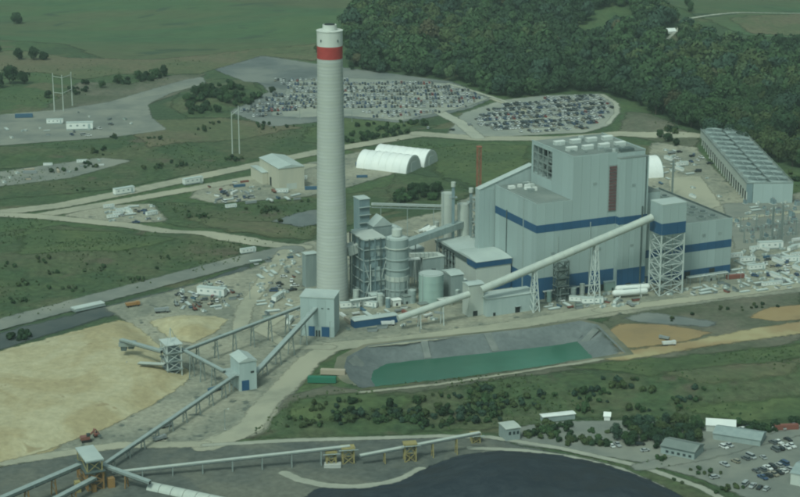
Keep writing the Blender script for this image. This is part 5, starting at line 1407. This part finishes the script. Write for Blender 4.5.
PROTO = {'site_trailer': (proto_trailer, 'trailer', 8.0), 'shipping_container': (proto_container, 'container', 7.5), 'tipper_truck': (proto_truck, 'truck', 6.0), 'excavator': (proto_excavator, 'excavator', 6.5),
         'pipe_stack': (proto_pipes, 'pipes', 7.5), 'crate_stack': (proto_crates, 'crates', 5.5), 'skip': (proto_dumpster, 'skip', 4.5), 'transformer': (proto_transformer, 'transformer', 5.0)}
BASE = {}
def spawn(kind, x, y, ang, label, colour=None, group=None, scale=1.0):
    if kind not in BASE: BASE[kind] = PROTO[kind][0](); t = BASE[kind]
    else: t = copy_tree(BASE[kind])
    t.name = kind
    t.location = (x, y, h1(x, y) + .42); t.rotation_euler = (0, 0, ang)
    t.scale = (scale,) * 3
    tag(t, label, PROTO[kind][1], group)
    if group is None and 'group' in t: del t['group']
    for c in t.children:
        if colour: c.color = (*colour, 1)
    return t
CLR = {'white': (.62, .64, .62), 'green': (.03, .17, .11), 'tan': (.42, .36, .28), 'blue': (.05, .12, .19), 'rust red': (.22, .085, .065), 'orange': (.36, .19, .07), 'grey': (.25, .28, .28), 'yellow': (.38, .31, .12), 'pale green': (.33, .40, .36)}
pa = math.radians(PA)
for (kind, px, py, ang, clr, lab, sc) in (
    ('shipping_container', 322, 383, -.05, 'green', 'long green container beside pond corner and dirt road', 1.25),
    ('shipping_container', 333, 375, -.1, 'tan', 'tan container with red base next to the green container', 1.1),
    ('site_trailer', 124, 194, pa + .2, None, 'long white trailer between the two dirt roads, farther from the warehouse', 1.35),
    ('site_trailer', 193, 184, pa + .2, None, 'long white trailer between the two dirt roads, nearer the warehouse', 1.35),
    ('site_trailer', 80, 130, .1, None, 'wide white trailer on the grey gravel pad by pylon', 1.9),
    ('site_trailer', 55, 124, .1, None, 'small white trailer next to the wide one on gravel pad', 1.2),
    ('shipping_container', 24, 118, .15, 'blue', 'dark blue container on the grey gravel pad', 1.3),
    ('site_trailer', 82, 163, .2, None, 'little white cabin on the long grey pad', .7),
    ('site_trailer', 48, 166, .1, None, 'tiny white cabin near the end of the long grey pad', .6),
    ('shipping_container', 30, 174, .1, 'grey', 'dark grey container on the long grey pad', .9),
    ('site_trailer', 248, 253, pa + .1, None, 'white trailer at roadside above the grey road', .9),
    ('pipe_stack', 88, 309, pa + .25, None, 'long pale pipe stack at the edge of grey road beside sand', 1.7),
    ('site_trailer', 231, 208, pa, None, 'white trailer in front of the cream warehouse yard', .7),
    ('site_trailer', 282, 193, .1, None, 'white tanker-like trailer parked at the cream warehouse wall', .8),
    ('site_trailer', 301, 180, .2, None, 'white cabin beside the right wall of cream warehouse', .8),
    ('shipping_container', 312, 190, .1, 'blue', 'blue container between cream warehouse and chimney', .9),
    ('shipping_container', 363, 166, .1, 'blue', 'blue container at the end of front fabric hangar', 1.0),
    ('shipping_container', 362, 178, .1, 'blue', 'faded blue container on track below the front fabric hangar', .7),
    ('excavator', 86, 442, .4, 'rust red', 'red excavator working at the sand pile edge', 1.2),
    ('excavator', 96, 437, 2.0, 'rust red', 'small red loader beside the red excavator', .7),
    ('excavator', 122, 374, 1.0, 'grey', 'grey bulldozer-like machine on the sand pile', 1.1),
    ('tipper_truck', 133, 307, .5, 'orange', 'orange tipper truck beside the grey road', 1.0),
    ('tipper_truck', 162, 313, .2, 'grey', 'grey tipper truck near small sand heap', 1.0),
    ('tipper_truck', 669, 346, .2, 'white', 'white truck on the clay pad', .9),
    ('tipper_truck', 664, 340, 2.6, 'grey', 'dark truck at rim of the clay pad', .7),
    ('site_trailer', 770, 249, .15, None, 'long white trailer beside the switchyard', 1.4),
    ('site_trailer', 756, 270, .3, None, 'white trailer among materials right of turbine hall', 1.0),
    ('site_trailer', 747, 262, .2, None, 'white cabin nearest the turbine hall end wall', .9),
    ('site_trailer', 790, 262, .1, None, 'white trailer at the far end of materials yard', 1.0),
    ('shipping_container', 735, 279, .3, 'rust red', 'rust red container at the foot of turbine hall', 1.0),
    ('shipping_container', 310, 282, .2, 'green', 'green container left of the crusher house roofline', .8),
    ('site_trailer', 212, 296, -.3, None, 'pale flat-roofed cabin on the heaped materials yard', 1.5),
    ('site_trailer', 278, 300, 1.2, None, 'white cabin standing beside the belt by the crusher house', 1.0),
    ('site_trailer', 290, 323, 1.4, None, 'white cabin in the hollow left of crusher house', .8),
    ('site_trailer', 350, 308, .2, None, 'white cabin right of the crusher house', 1.0),
    ('site_trailer', 368, 307, -.4, None, 'white cabin near the blue-grey process block', 1.0),
    ('site_trailer', 592, 304, .1, None, 'cream cabin under the white conveyor bent', 1.1),
    ('site_trailer', 578, 302, -.2, None, 'pale cabin before the dark boiler house base', .9),
    ('shipping_container', 624, 286, .1, 'green', 'pale green pump skid behind the gas tanks', 1.3),
    ('skip', 382, 329, .2, 'grey', 'grey skip before the low blue shed', 1.0),
    ('skip', 372, 332, .2, 'grey', 'second grey skip before the low blue shed', 1.0),
    ('tipper_truck', 388, 326, .1, 'white', 'white truck parked before the low blue shed', .9),
    ('tipper_truck', 160, 441, .7, 'grey', 'grey truck beside the long low belt', .8),
    ('tipper_truck', 166, 428, .7, 'grey', 'dark truck on the coal yard road near the long low belt', .7),
    ('shipping_container', 786, 430, .1, 'rust red', 'rust red container on far edge of paved lot', 1.0),
    ('tipper_truck', 215, 392, .8, 'blue', 'blue truck left of the pale transfer house', .9)):
    p = G(px, py); spawn(kind, p.x, p.y, ang, lab, CLR.get(clr), None, sc); taken.append((p.x, p.y))
def scatter(poly, n, kinds, place, gap=7.0, cols=('white', 'grey', 'tan', 'white', 'grey', 'pale green', 'blue', 'rust red', 'grey')):
    xs, ys = [q[0] for q in poly], [q[1] for q in poly]
    got = tries = 0
    while got < n and tries < n * 40:
        tries += 1
        px, py = R.uniform(min(xs), max(xs)), R.uniform(min(ys), max(ys))
        if not inside(np.array([px]), np.array([py]), poly)[0]: continue
        p = G(px, py); k = R.choice(kinds)
        if blocked(p.x, p.y, PROTO[k][2] * .8) or not clear(p, gap): continue
        c = R.choice(cols); taken.append((p.x, p.y)); got += 1
        has = k in ('shipping_container', 'tipper_truck', 'excavator', 'skip')
        nm = {'site_trailer': 'white site trailer', 'pipe_stack': 'stack of grey pipes', 'crate_stack': 'heap of pale crates', 'transformer': 'blue-grey transformer'}.get(k) or c + ' ' + {'shipping_container': 'shipping container', 'tipper_truck': 'tipper truck', 'excavator': 'excavator', 'skip': 'skip'}[k]
        spawn(k, p.x, p.y, R.choice([pa, pa + math.pi / 2, R.uniform(0, 3)]), f'{nm} {place}', CLR[c] if has else None, (f'{nm} {place}' if nm.endswith(('s', 'pipes')) else f'{nm}s {place}'), R.uniform(.45, .8) if k != 'site_trailer' else R.uniform(.6, .9))
scatter([(735, 252), (800, 240), (800, 282), (735, 292)], 60, ['crate_stack', 'pipe_stack', 'crate_stack', 'skip', 'crate_stack', 'crate_stack', 'shipping_container', 'pipe_stack', 'site_trailer'], 'in the materials yard right of turbine hall', 5.5)
scatter([(690, 276), (800, 272), (800, 288), (690, 298)], 22, ['crate_stack', 'pipe_stack', 'skip'], 'along the road before turbine hall', 5)
scatter([(545, 296), (640, 290), (640, 306), (540, 312)], 26, ['crate_stack', 'pipe_stack', 'skip', 'tipper_truck', 'site_trailer'], 'in the yard before the boiler house', 5)
scatter([(655, 145), (690, 150), (722, 200), (680, 205), (660, 185)], 24, ['crate_stack', 'crate_stack', 'tipper_truck', 'site_trailer', 'pipe_stack'], 'in the yard beside cooling tower', 6)
scatter([(180, 292), (215, 284), (245, 300), (205, 316), (175, 306)], 30, ['crate_stack', 'crate_stack', 'pipe_stack', 'skip', 'excavator'], 'on the heaped materials yard by the grey road', 4.5)
scatter([(255, 262), (300, 248), (304, 290), (262, 300)], 30, ['crate_stack', 'crate_stack', 'skip', 'crate_stack', 'pipe_stack'], 'on the gravel left of chimney', 6)
scatter([(260, 300), (300, 300), (298, 335), (262, 325)], 14, ['crate_stack', 'pipe_stack', 'skip'], 'in the hollow beside the crusher house', 6)
scatter([(340, 302), (440, 296), (440, 322), (345, 334)], 24, ['crate_stack', 'pipe_stack', 'skip', 'tipper_truck', 'shipping_container'], 'in the yard before the scrubber', 6)
scatter([(205, 188), (250, 180), (300, 192), (300, 200), (210, 208)], 24, ['crate_stack', 'pipe_stack', 'skip', 'tipper_truck', 'shipping_container'], 'in the cream warehouse yard', 6)
scatter([(100, 208), (150, 206), (164, 222), (110, 222)], 16, ['crate_stack', 'crate_stack', 'pipe_stack', 'site_trailer'], 'on the triangular gravel pad', 5)
scatter([(0, 125), (120, 104), (150, 122), (0, 144)], 14, ['crate_stack', 'pipe_stack', 'skip'], 'on the grey gravel pad by pylon', 8)
scatter([(0, 174), (110, 160), (125, 162), (0, 186)], 10, ['crate_stack', 'skip', 'shipping_container'], 'on the long grey pad', 8)
scatter([(735, 215), (800, 208), (800, 238), (740, 246)], 18, ['transformer', 'crate_stack', 'transformer'], 'in the switchyard', 8)
scatter([(745, 204), (800, 202), (800, 208), (750, 212)], 10, ['transformer', 'pipe_stack', 'crate_stack'], 'at the foot of cooling tower', 6)
scatter([(655, 275), (690, 270), (690, 292), (655, 300)], 8, ['crate_stack', 'pipe_stack'], 'around the lattice tower legs', 5)
# ------------------------------------------------------------------ vegetation
NR = np.random.default_rng(5)
def crown_arrays(rx, rz, zc, n_lobes, n_leaf, leaf, seed, low=-0.6):
    r = np.random.default_rng(seed)
    lobes = []
    for k in range(n_lobes):
        a = r.uniform(0, 2 * np.pi); rad = np.sqrt(r.uniform(0, 1)) * .62 * rx; z = r.uniform(low, .62) * rz
        f = max(.35, 1 - abs(z / rz) * .75)
        lobes.append((np.cos(a) * rad * f, np.sin(a) * rad * f, zc + z, r.uniform(.38, .58) * rx))
    L = np.array(lobes)
    w = L[:, 3] ** 2; pick = r.choice(len(L), n_leaf, p=w / w.sum())
    d = r.normal(size=(n_leaf, 3)); d[:, 2] = d[:, 2] * .9 + .25; d /= np.linalg.norm(d, axis=1)[:, None]
    rad = L[pick, 3] * r.uniform(.84, 1.05, n_leaf)
    c = L[pick, :3] + d * rad[:, None] * np.array([1, 1, .85])
    nrm = d + r.normal(size=(n_leaf, 3)) * .34; nrm /= np.linalg.norm(nrm, axis=1)[:, None]
    t = np.cross(nrm, r.normal(size=(n_leaf, 3))); t /= np.linalg.norm(t, axis=1)[:, None] + 1e-9
    b = np.cross(nrm, t)
    s = leaf * r.uniform(.6, 1.3, n_leaf)[:, None]
    v = np.stack([c - t * s - b * s * .6, c + t * s * .8 - b * s * .7, c + t * s + b * s * .6, c - t * s * .7 + b * s * .8], 1).reshape(-1, 3)
    q = np.arange(n_leaf * 4).reshape(-1, 4)
    return v, q
def trunk_mesh(h, r0, seed, limbs=6, spread=3.0):
    rr_ = random.Random(seed); b = MB()
    b.lathe([(r0 * 1.3, -.5), (r0, .6), (r0 * .7, h * .55), (r0 * .35, h)], 7)
    for k in range(limbs):
        a = rr_.uniform(0, 6.28); z0 = h * rr_.uniform(.35, .75); l = spread * rr_.uniform(.6, 1.1)
        p = Vector((0, 0, z0)); q = p + Vector((math.cos(a) * l, math.sin(a) * l, l * rr_.uniform(.4, .9)))
        b.bar(p, q, r0 * .55, n=5); b.bar(q, q + Vector((math.cos(a + .6) * l * .5, math.sin(a + .6) * l * .5, l * .45)), r0 * .3, n=5)
    return b.mesh('trunk', 'bark')
LEAF = ['leaf_dark', 'leaf_mid', 'leaf_olive', 'leaf_rust', 'leaf_light', 'leaf_blue']
TREES, TRUNKS = {}, []
for k in range(7):
    rx = 6.0 + .7 * (k % 3); rz = 4.6 + .6 * (k % 4)
    v, q = crown_arrays(rx, rz, 3.5 + rz, 10 + k % 4, 1500, .50, 40 + k)
    for m in set(LEAF): TREES[(k, m)] = fastmesh('crown', v, q, [m])
    TRUNKS.append(trunk_mesh(5.5 + rz * .7, .38, k))
SHRUB = {}
for k in range(4):
    v, q = crown_arrays(2.1, 1.5, 1.25, 7, 380, .30, 80 + k, low=-.4)
    for m in set(LEAF): SHRUB[(k, m)] = fastmesh('foliage', v, q, [m])
SHTRUNK = trunk_mesh(1.6, .12, 9, 4, .9)
def tree(x, y, sc, m, label, group, k=None, name='tree', sz=None, sink=1.2):
    k = R.randrange(7) if k is None else k
    t = thing(name, label, 'tree', (x, y, h1(x, y) - sink * sc), R.uniform(0, 360), group); t.scale = (sc, sc, sz or sc * R.uniform(.85, 1.15))
    put('crown', TREES[(k, m)], t); put('trunk', TRUNKS[k], t)
SHRUBS = []
def shrub(x, y, sc, m, label, group): SHRUBS.append((sc / y, x, y, sc, m, label, group))
def shrub_thing(x, y, sc, m, label, group):
    t = thing('shrub', label, 'shrub', (x, y, h1(x, y) + .1), R.uniform(0, 360), group); t.scale = (sc, sc, sc * R.uniform(.8, 1.2))
    put('foliage', SHRUB[(R.randrange(4), m)], t); put('stem', SHTRUNK, t)
LN = {'leaf_dark': 'dark green', 'leaf_mid': 'mid green', 'leaf_olive': 'olive green', 'leaf_rust': 'rusty brown', 'leaf_light': 'light green', 'leaf_blue': 'bluish green'}
# the wood behind the car parks
GW = lambda pts: [tuple(G(*q)[:2]) for q in pts]
WOOD = GW([(352, 66), (378, 74), (420, 78), (455, 82), (500, 99), (520, 98), (560, 94), (600, 92), (628, 104), (660, 117), (700, 135), (745, 150), (800, 170), (880, 200), (900, 60), (860, 48), (800, 56), (752, 56), (715, 44), (690, 34),
           (660, 20), (640, 6), (660, -40), (400, -60), (372, 12), (345, 20), (340, 42)])
CLEAR = [GW([(566, 44), (580, 30), (606, 17), (632, 19), (636, 36), (606, 38), (582, 48)]), GW([(656, 34), (680, 32), (686, 52), (660, 54)])]
xs, ys = [p[0] for p in WOOD], [p[1] for p in WOOD]
pts = []
step = 13.0
yy = min(ys)
j = 0
while yy < max(ys):
    xx = min(xs) + (step / 2 if j % 2 else 0)
    while xx < max(xs):
        pts.append((xx + R.uniform(-4.5, 4.5), yy + R.uniform(-4.5, 4.5))); xx += step
    yy += step * .87; j += 1
A = np.array(pts)
ok = inside(A[:, 0], A[:, 1], WOOD)
for c in CLEAR: ok &= ~inside(A[:, 0], A[:, 1], c)
A = A[ok]
hz_ = hgt(A[:, 0], A[:, 1])
scr = np.array([proj((a[0], a[1], z)) for a, z in zip(A, hz_)])
vis = (scr[:, 0] > -10) & (scr[:, 0] < 810) & (scr[:, 1] > -12)
order = np.argsort(np.where(vis, A[:, 1], A[:, 1] + 5000))
def woodmat(x, y):
    g = math.sin(x / 47 + 1) + math.sin(y / 61 + x / 90) + R.gauss(0, .8)
    q = R.random()
    return 'leaf_rust' if q < .02 else 'leaf_light' if q < .08 else 'leaf_blue' if q < .25 else ('leaf_olive' if g > 1.3 else ('leaf_mid' if g > -.2 else 'leaf_dark'))
big_v, big_q, big_m, nb = [], [], [], 0
LOW = []
for k in range(8):
    LOW.append(crown_arrays(6.2 + .7 * (k % 3), 4.8 + .5 * (k % 4), 8.2, 9, 560, .78, 140 + k))
MI = ['leaf_dark', 'leaf_mid', 'leaf_olive', 'leaf_rust', 'leaf_light', 'leaf_blue']
for n_, i in enumerate(order):
    x, y = A[i]; sc = R.choice([R.uniform(.75, 1.2), R.uniform(1.0, 1.5), R.uniform(1.3, 1.9)]) * (1.0 if R.random() < .8 else 1.25); m = woodmat(x, y)
    if n_ < 190 and vis[i]:
        sx = scr[i, 0]
        pl = 'behind the long car park' if sx < 465 else 'between the two car parks' if sx < 525 else 'behind the rounded car park' if sx < 625 else 'above the road bend' if sx < 700 else 'behind the cooling tower'
        sz = 'tall' if sc > 1.45 else 'small' if sc < 1.15 else 'broad'
        tree(x, y, sc, m, f'{sz} {LN[m]} tree in the wood edge {pl}', f'{sz} {LN[m]} wood-edge trees {pl}')
    else:
        v, q = LOW[R.randrange(8)]
        a = R.uniform(0, 6.28); ca, sa = math.cos(a), math.sin(a)
        w = np.stack([(v[:, 0] * ca - v[:, 1] * sa) * sc + x, (v[:, 0] * sa + v[:, 1] * ca) * sc + y, v[:, 2] * sc * R.uniform(.85, 1.15) + hz_[i] - .5], -1)
        big_v.append(w); big_q.append(q + nb); big_m.append(np.full(len(q), MI.index(m))); nb += len(w)
mat('wood_dark', *[(0.024, 0.048, 0.025), (0.038, 0.064, 0.031)], scale=.05, rough=.85, c3=(.034, .052, .03), big=.02, spec=.15)
me = fastmesh('woodland', np.concatenate(big_v), np.concatenate(big_q), MI, np.concatenate(big_m))
o = put('woodland', me); tag(stuff(o), 'dense dark green woodland covering the hill behind the car parks', 'woodland')
print('wood trees', len(A), 'tris', sum(len(q) for q in big_q) * 2)
# single trees in the fields and hedges
for (px, py, sc, m, lb) in ((17, 24, 1.4, 'leaf_dark', 'round dark tree alone in the pasture'), (19, 60, 1.2, 'leaf_dark', 'dark tree left of the tree pair below pasture'), (34, 60, 1.1, 'leaf_dark', 'dark tree, first of the joined pair below pasture'),
                            (43, 60, 1.25, 'leaf_dark', 'dark tree, second of the joined pair below pasture'), (10, 84, 1.5, 'leaf_dark', 'large dark tree at the end of hedge by the gravel pad'), (24, 84, 1.3, 'leaf_dark', 'dark tree next to the large one at hedge end'), (-3, 52, 1.0, 'leaf_dark', 'dark tree at the pasture border'), (0, 88, 1.3, 'leaf_dark', 'broad dark tree below the hedge end'),
                            (138, 79, 1.0, 'leaf_mid', 'mid green tree, first of the clump below pasture'), (146, 79.5, 1.1, 'leaf_dark', 'dark tree in middle of the clump below pasture'), (155, 79, 1.15, 'leaf_mid', 'mid green tree near the end of the clump below pasture'), (165, 77, 1.0, 'leaf_dark', 'dark tree, last of the clump below pasture'),
                            (118, 84, .8, 'leaf_mid', 'small green tree left of the clump'), (102, 88, .8, 'leaf_mid', 'small green tree in the rough hedge'), (86, 92, .8, 'leaf_dark', 'small dark tree in rough hedge near pylon'), (48, 98, .8, 'leaf_dark', 'small dark tree just behind the three-pole pylon'), (196, 96, 1.0, 'leaf_dark', 'dark tree on the knoll beside gravel car park'),
                            (205, 102, 1.1, 'leaf_mid', 'leafy tree on top of the knoll'), (218, 96, 1.0, 'leaf_dark', 'dark tree on the knoll crest'), (228, 104, .9, 'leaf_mid', 'green tree on the knoll side facing car park'), (190, 110, .9, 'leaf_mid', 'green tree at the foot of knoll'), (236, 98, .9, 'leaf_dark', 'dark tree on the knoll end'), (272, 93, .7, 'leaf_dark', 'small dark tree at car park corner'),
                            (326, 48, 1.0, 'leaf_mid', 'tree behind the chimney top'), (318, 52, .9, 'leaf_olive', 'olive tree beside the chimney top'), (352, 70, .8, 'leaf_dark', 'small dark tree by the car park fence'), (688, 6, 1.1, 'leaf_mid', 'tree alone in the hill meadow'), (664, 18, 1.2, 'leaf_mid', 'green tree at the meadow corner'),
                            (668, 142, .9, 'leaf_dark', 'dark tree beside road below the wood'), (676, 146, .7, 'leaf_dark', 'small dark tree beside road near cooling tower'), (660, 138, .8, 'leaf_mid', 'green tree at the bend of the road near wood'), (690, 12, 1.0, 'leaf_mid', 'second tree in the hill meadow'),
                            (412, 200, .9, 'leaf_dark', 'dark tree in dense clump behind pipe bridge'), (424, 198, 1.0, 'leaf_dark', 'dark tree in middle of clump behind pipe bridge'), (436, 196, 1.0, 'leaf_dark', 'dark tree at end of clump behind the silos'), (400, 203, .8, 'leaf_mid', 'green tree at start of clump behind pipe bridge')):
    p = G(px, py); tree(p.x, p.y, sc * .85, m, lb, None, sink=3.0)
# trees and bushes around the lower right sheds and on the banks
def scatter_green(poly, n, place, size=(.8, 1.5), mats=('leaf_dark', 'leaf_mid', 'leaf_olive'), gap=2.5, kind='shrub'):
    xs, ys = [q[0] for q in poly], [q[1] for q in poly]; got = tries = 0
    cents = []
    while got < n and tries < n * 60:
        tries += 1
        if len(cents) < n / 5 or R.random() < .12:
            px, py = R.uniform(min(xs), max(xs)), R.uniform(min(ys), max(ys)); cents.append((px, py))
        else:
            c_ = R.choice(cents); px, py = c_[0] + R.gauss(0, 7), c_[1] + R.gauss(0, 1.6)
        if not inside(np.array([px]), np.array([py]), poly)[0]: continue
        p = G(px, py)
        if blocked(p.x, p.y, 2.5) or not clear(p, gap): continue
        taken.append((p.x, p.y)); got += 1; m = R.choice(mats); sz_ = R.uniform(*size); sn_ = 'large' if sz_ > size[0] + (size[1] - size[0]) * .66 else 'small' if sz_ < size[0] + (size[1] - size[0]) * .33 else 'middling'
        if kind == 'tree': tree(p.x, p.y, sz_, m, f'{sn_} {LN[m]} tree {place}', f'{sn_} {LN[m]} trees {place}', sink=2.0)
        else: shrub(p.x, p.y, sz_, m, f'{sn_} {LN[m]} shrub {place}', f'{sn_} {LN[m]} shrubs {place}')
scatter_green([(612, 428), (660, 424), (708, 424), (706, 446), (672, 444), (655, 452), (612, 446)], 46, 'around the long grey gabled shed', (.3, .6), ('leaf_dark', 'leaf_blue', 'leaf_mid', 'leaf_olive'), 3.5, 'tree')
scatter_green([(520, 428), (612, 424), (612, 448), (560, 447), (524, 442)], 40, 'along the leafy lane above the coal pile', (.8, 1.5), ('leaf_mid', 'leaf_olive', 'leaf_dark'))
scatter_green([(735, 424), (800, 420), (800, 430), (740, 436)], 16, 'behind the paved lot', (.9, 1.6), ('leaf_dark', 'leaf_dark', 'leaf_mid'))
scatter_green([(330, 400), (420, 396), (480, 386), (520, 388), (500, 424), (420, 430), (330, 432)], 130, 'on the scrubby bank below the pond', (.6, 1.5), ('leaf_mid', 'leaf_dark', 'leaf_olive', 'leaf_blue'))
scatter_green([(500, 392), (560, 378), (640, 378), (720, 384), (700, 412), (600, 416), (510, 420)], 60, 'on the grassy slope above the lane', (.5, 1.4), ('leaf_blue', 'leaf_mid', 'leaf_olive'))
scatter_green([(260, 425), (300, 405), (330, 405), (330, 436), (262, 436)], 16, 'beside the dirt road bend', (.5, 1.0), ('leaf_mid', 'leaf_olive'))
scatter_green([(650, 455), (720, 474), (755, 497), (700, 497), (660, 475)], 20, 'on the verge between coal pile and paved lot', (.5, .9), ('leaf_mid', 'leaf_olive'))
scatter_green([(0, 265), (80, 250), (240, 250), (230, 262), (120, 288), (0, 318)], 50, 'on the rough slope above the grey road', (.4, 1.0), ('leaf_mid', 'leaf_olive', 'leaf_light'))
scatter_green([(0, 335), (40, 325), (42, 338), (10, 345)], 8, 'on the dark verge by the sand pile', (.9, 1.6), ('leaf_dark',))
scatter_green([(0, 152), (130, 135), (220, 122), (330, 126), (330, 146), (200, 168), (60, 196), (0, 196), (60, 168)], 70, 'on the scrubby ground between the roads', (.5, 1.3), ('leaf_mid', 'leaf_olive', 'leaf_dark'))
scatter_green([(40, 92), (100, 80), (170, 76), (130, 90), (60, 105)], 30, 'in the rough hedge below pasture', (.9, 1.8), ('leaf_dark', 'leaf_mid'))
scatter_green([(185, 90), (230, 84), (262, 98), (232, 112), (190, 116)], 80, 'on the knoll beside gravel car park', (1.0, 2.4), ('leaf_dark', 'leaf_mid'))
scatter_green([(345, 122), (420, 122), (450, 122), (400, 136), (345, 145)], 50, 'on the green below the long car park', (.9, 1.7), ('leaf_dark', 'leaf_mid'))
scatter_green([(230, 205), (310, 200), (312, 222), (240, 228), (180, 222), (170, 210)], 30, 'on the green left of chimney', (.5, 1.2), ('leaf_mid', 'leaf_mid', 'leaf_olive'))
scatter_green([(392, 190), (442, 182), (442, 204), (395, 206)], 26, 'in dense clump behind the silos', (1.2, 2.4), ('leaf_dark', 'leaf_dark', 'leaf_mid'))
scatter_green([(620, 118), (660, 120), (700, 142), (800, 172), (800, 185), (740, 168), (690, 146)], 40, 'on the bank between wood and cooling tower', (.8, 1.6), ('leaf_mid', 'leaf_olive', 'leaf_dark'))
scatter_green([(640, 325), (720, 308), (800, 296), (800, 304), (720, 318)], 14, 'on the bare strip by the clay pads', (.4, .8), ('leaf_dark', 'leaf_olive'))
SHRUBS.sort(reverse=True)
for q in SHRUBS[:285]: shrub_thing(*q[1:])
sv, sq, sm, sn = [], [], [], 0
SLOW = [crown_arrays(2.1, 1.5, 1.25, 7, 110, .5, 180 + k, low=-.4) for k in range(5)]
for (_, x, y, sc, m, lb, gp) in SHRUBS[285:]:
    v, q = SLOW[R.randrange(5)]; sv.append(v * sc + np.array([x, y, h1(x, y) + .1])); sq.append(q + sn); sn += len(v); sm.append(np.full(len(q), LEAF.index(m)))
o = put('small_bushes', fastmesh('small_bushes', np.concatenate(sv), np.concatenate(sq), LEAF, np.concatenate(sm)))
tag(stuff(o), 'many small far bushes dotted over the rough ground', 'bushes')
# low scrub: tufts of weeds and brambles over the rough ground
polys = [([(0, 235), (240, 245), (240, 262), (0, 325)], 1500), ([(250, 436), (300, 398), (800, 345), (800, 415), (500, 428)], 2600), ([(0, 150), (330, 124), (330, 148), (0, 205)], 1600), ([(160, 204), (340, 200), (310, 240), (180, 226)], 900),
         ([(395, 140), (520, 142), (520, 175), (470, 195), (440, 180)], 700), ([(0, 62), (200, 60), (200, 76), (0, 112)], 900), ([(620, 112), (800, 165), (800, 190), (690, 146)], 700), ([(640, 458), (740, 485), (760, 500), (690, 500)], 350), ([(0, 215), (300, 246), (230, 250), (0, 250)], 700)]
vv, qq, mm, nn = [], [], [], 0
TUFT = [crown_arrays(1.0, .55, .45, 4, 14, .33, 300 + k, low=-.3) for k in range(6)]
for poly, n in polys:
    xs, ys = [q[0] for q in poly], [q[1] for q in poly]
    px = NR.uniform(min(xs), max(xs), n * 3); py = NR.uniform(min(ys), max(ys), n * 3)
    k = inside(px, py, poly); px, py = px[k][:n], py[k][:n]
    for a, b in zip(px, py):
        p = P(a, b)
        # clumped, not even
        if math.sin(p.x / 17 + 2 * math.sin(p.y / 29)) + math.sin(p.y / 23 + p.x / 41) + R.uniform(-1.0, 1.0) < .5: continue
        if blocked(p.x, p.y, 1.0): continue
        v, q = TUFT[R.randrange(6)]; sc = R.uniform(.35, 1.1); z = h1(p.x, p.y)
        vv.append(v * sc + np.array([p.x, p.y, z + .1])); qq.append(q + nn); nn += len(v); mm.append(np.full(len(q), R.choice([0, 0, 0, 0, 1])))
me = fastmesh('ground_scrub', np.concatenate(vv), np.concatenate(qq), ['scrub', 'leaf_mid', 'leaf_olive'], np.concatenate(mm))
o = put('ground_scrub', me); tag(stuff(o), 'low weeds and brambles growing over the rough banks', 'scrub')

# ------------------------------------------------------------------ haze
hm = bpy.data.materials.new('haze'); hm.use_nodes = True; nt = hm.node_tree; nt.nodes.clear()
ho = nt.nodes.new('ShaderNodeOutputMaterial'); pv = nt.nodes.new('ShaderNodeVolumePrincipled')
pv.inputs['Color'].default_value = (0.80, 0.97, 0.94, 1); pv.inputs['Density'].default_value = HAZE; pv.inputs['Anisotropy'].default_value = 0.0
nt.links.new(pv.outputs[0], ho.inputs['Volume'])
MATS['haze'] = hm
zmin = float(Z.min())
stuff(MB().box(-11000, 11000, -11000, 13500, -70, 360).build('haze', 'haze'))
scene.cycles.volume_step_rate = 20.0
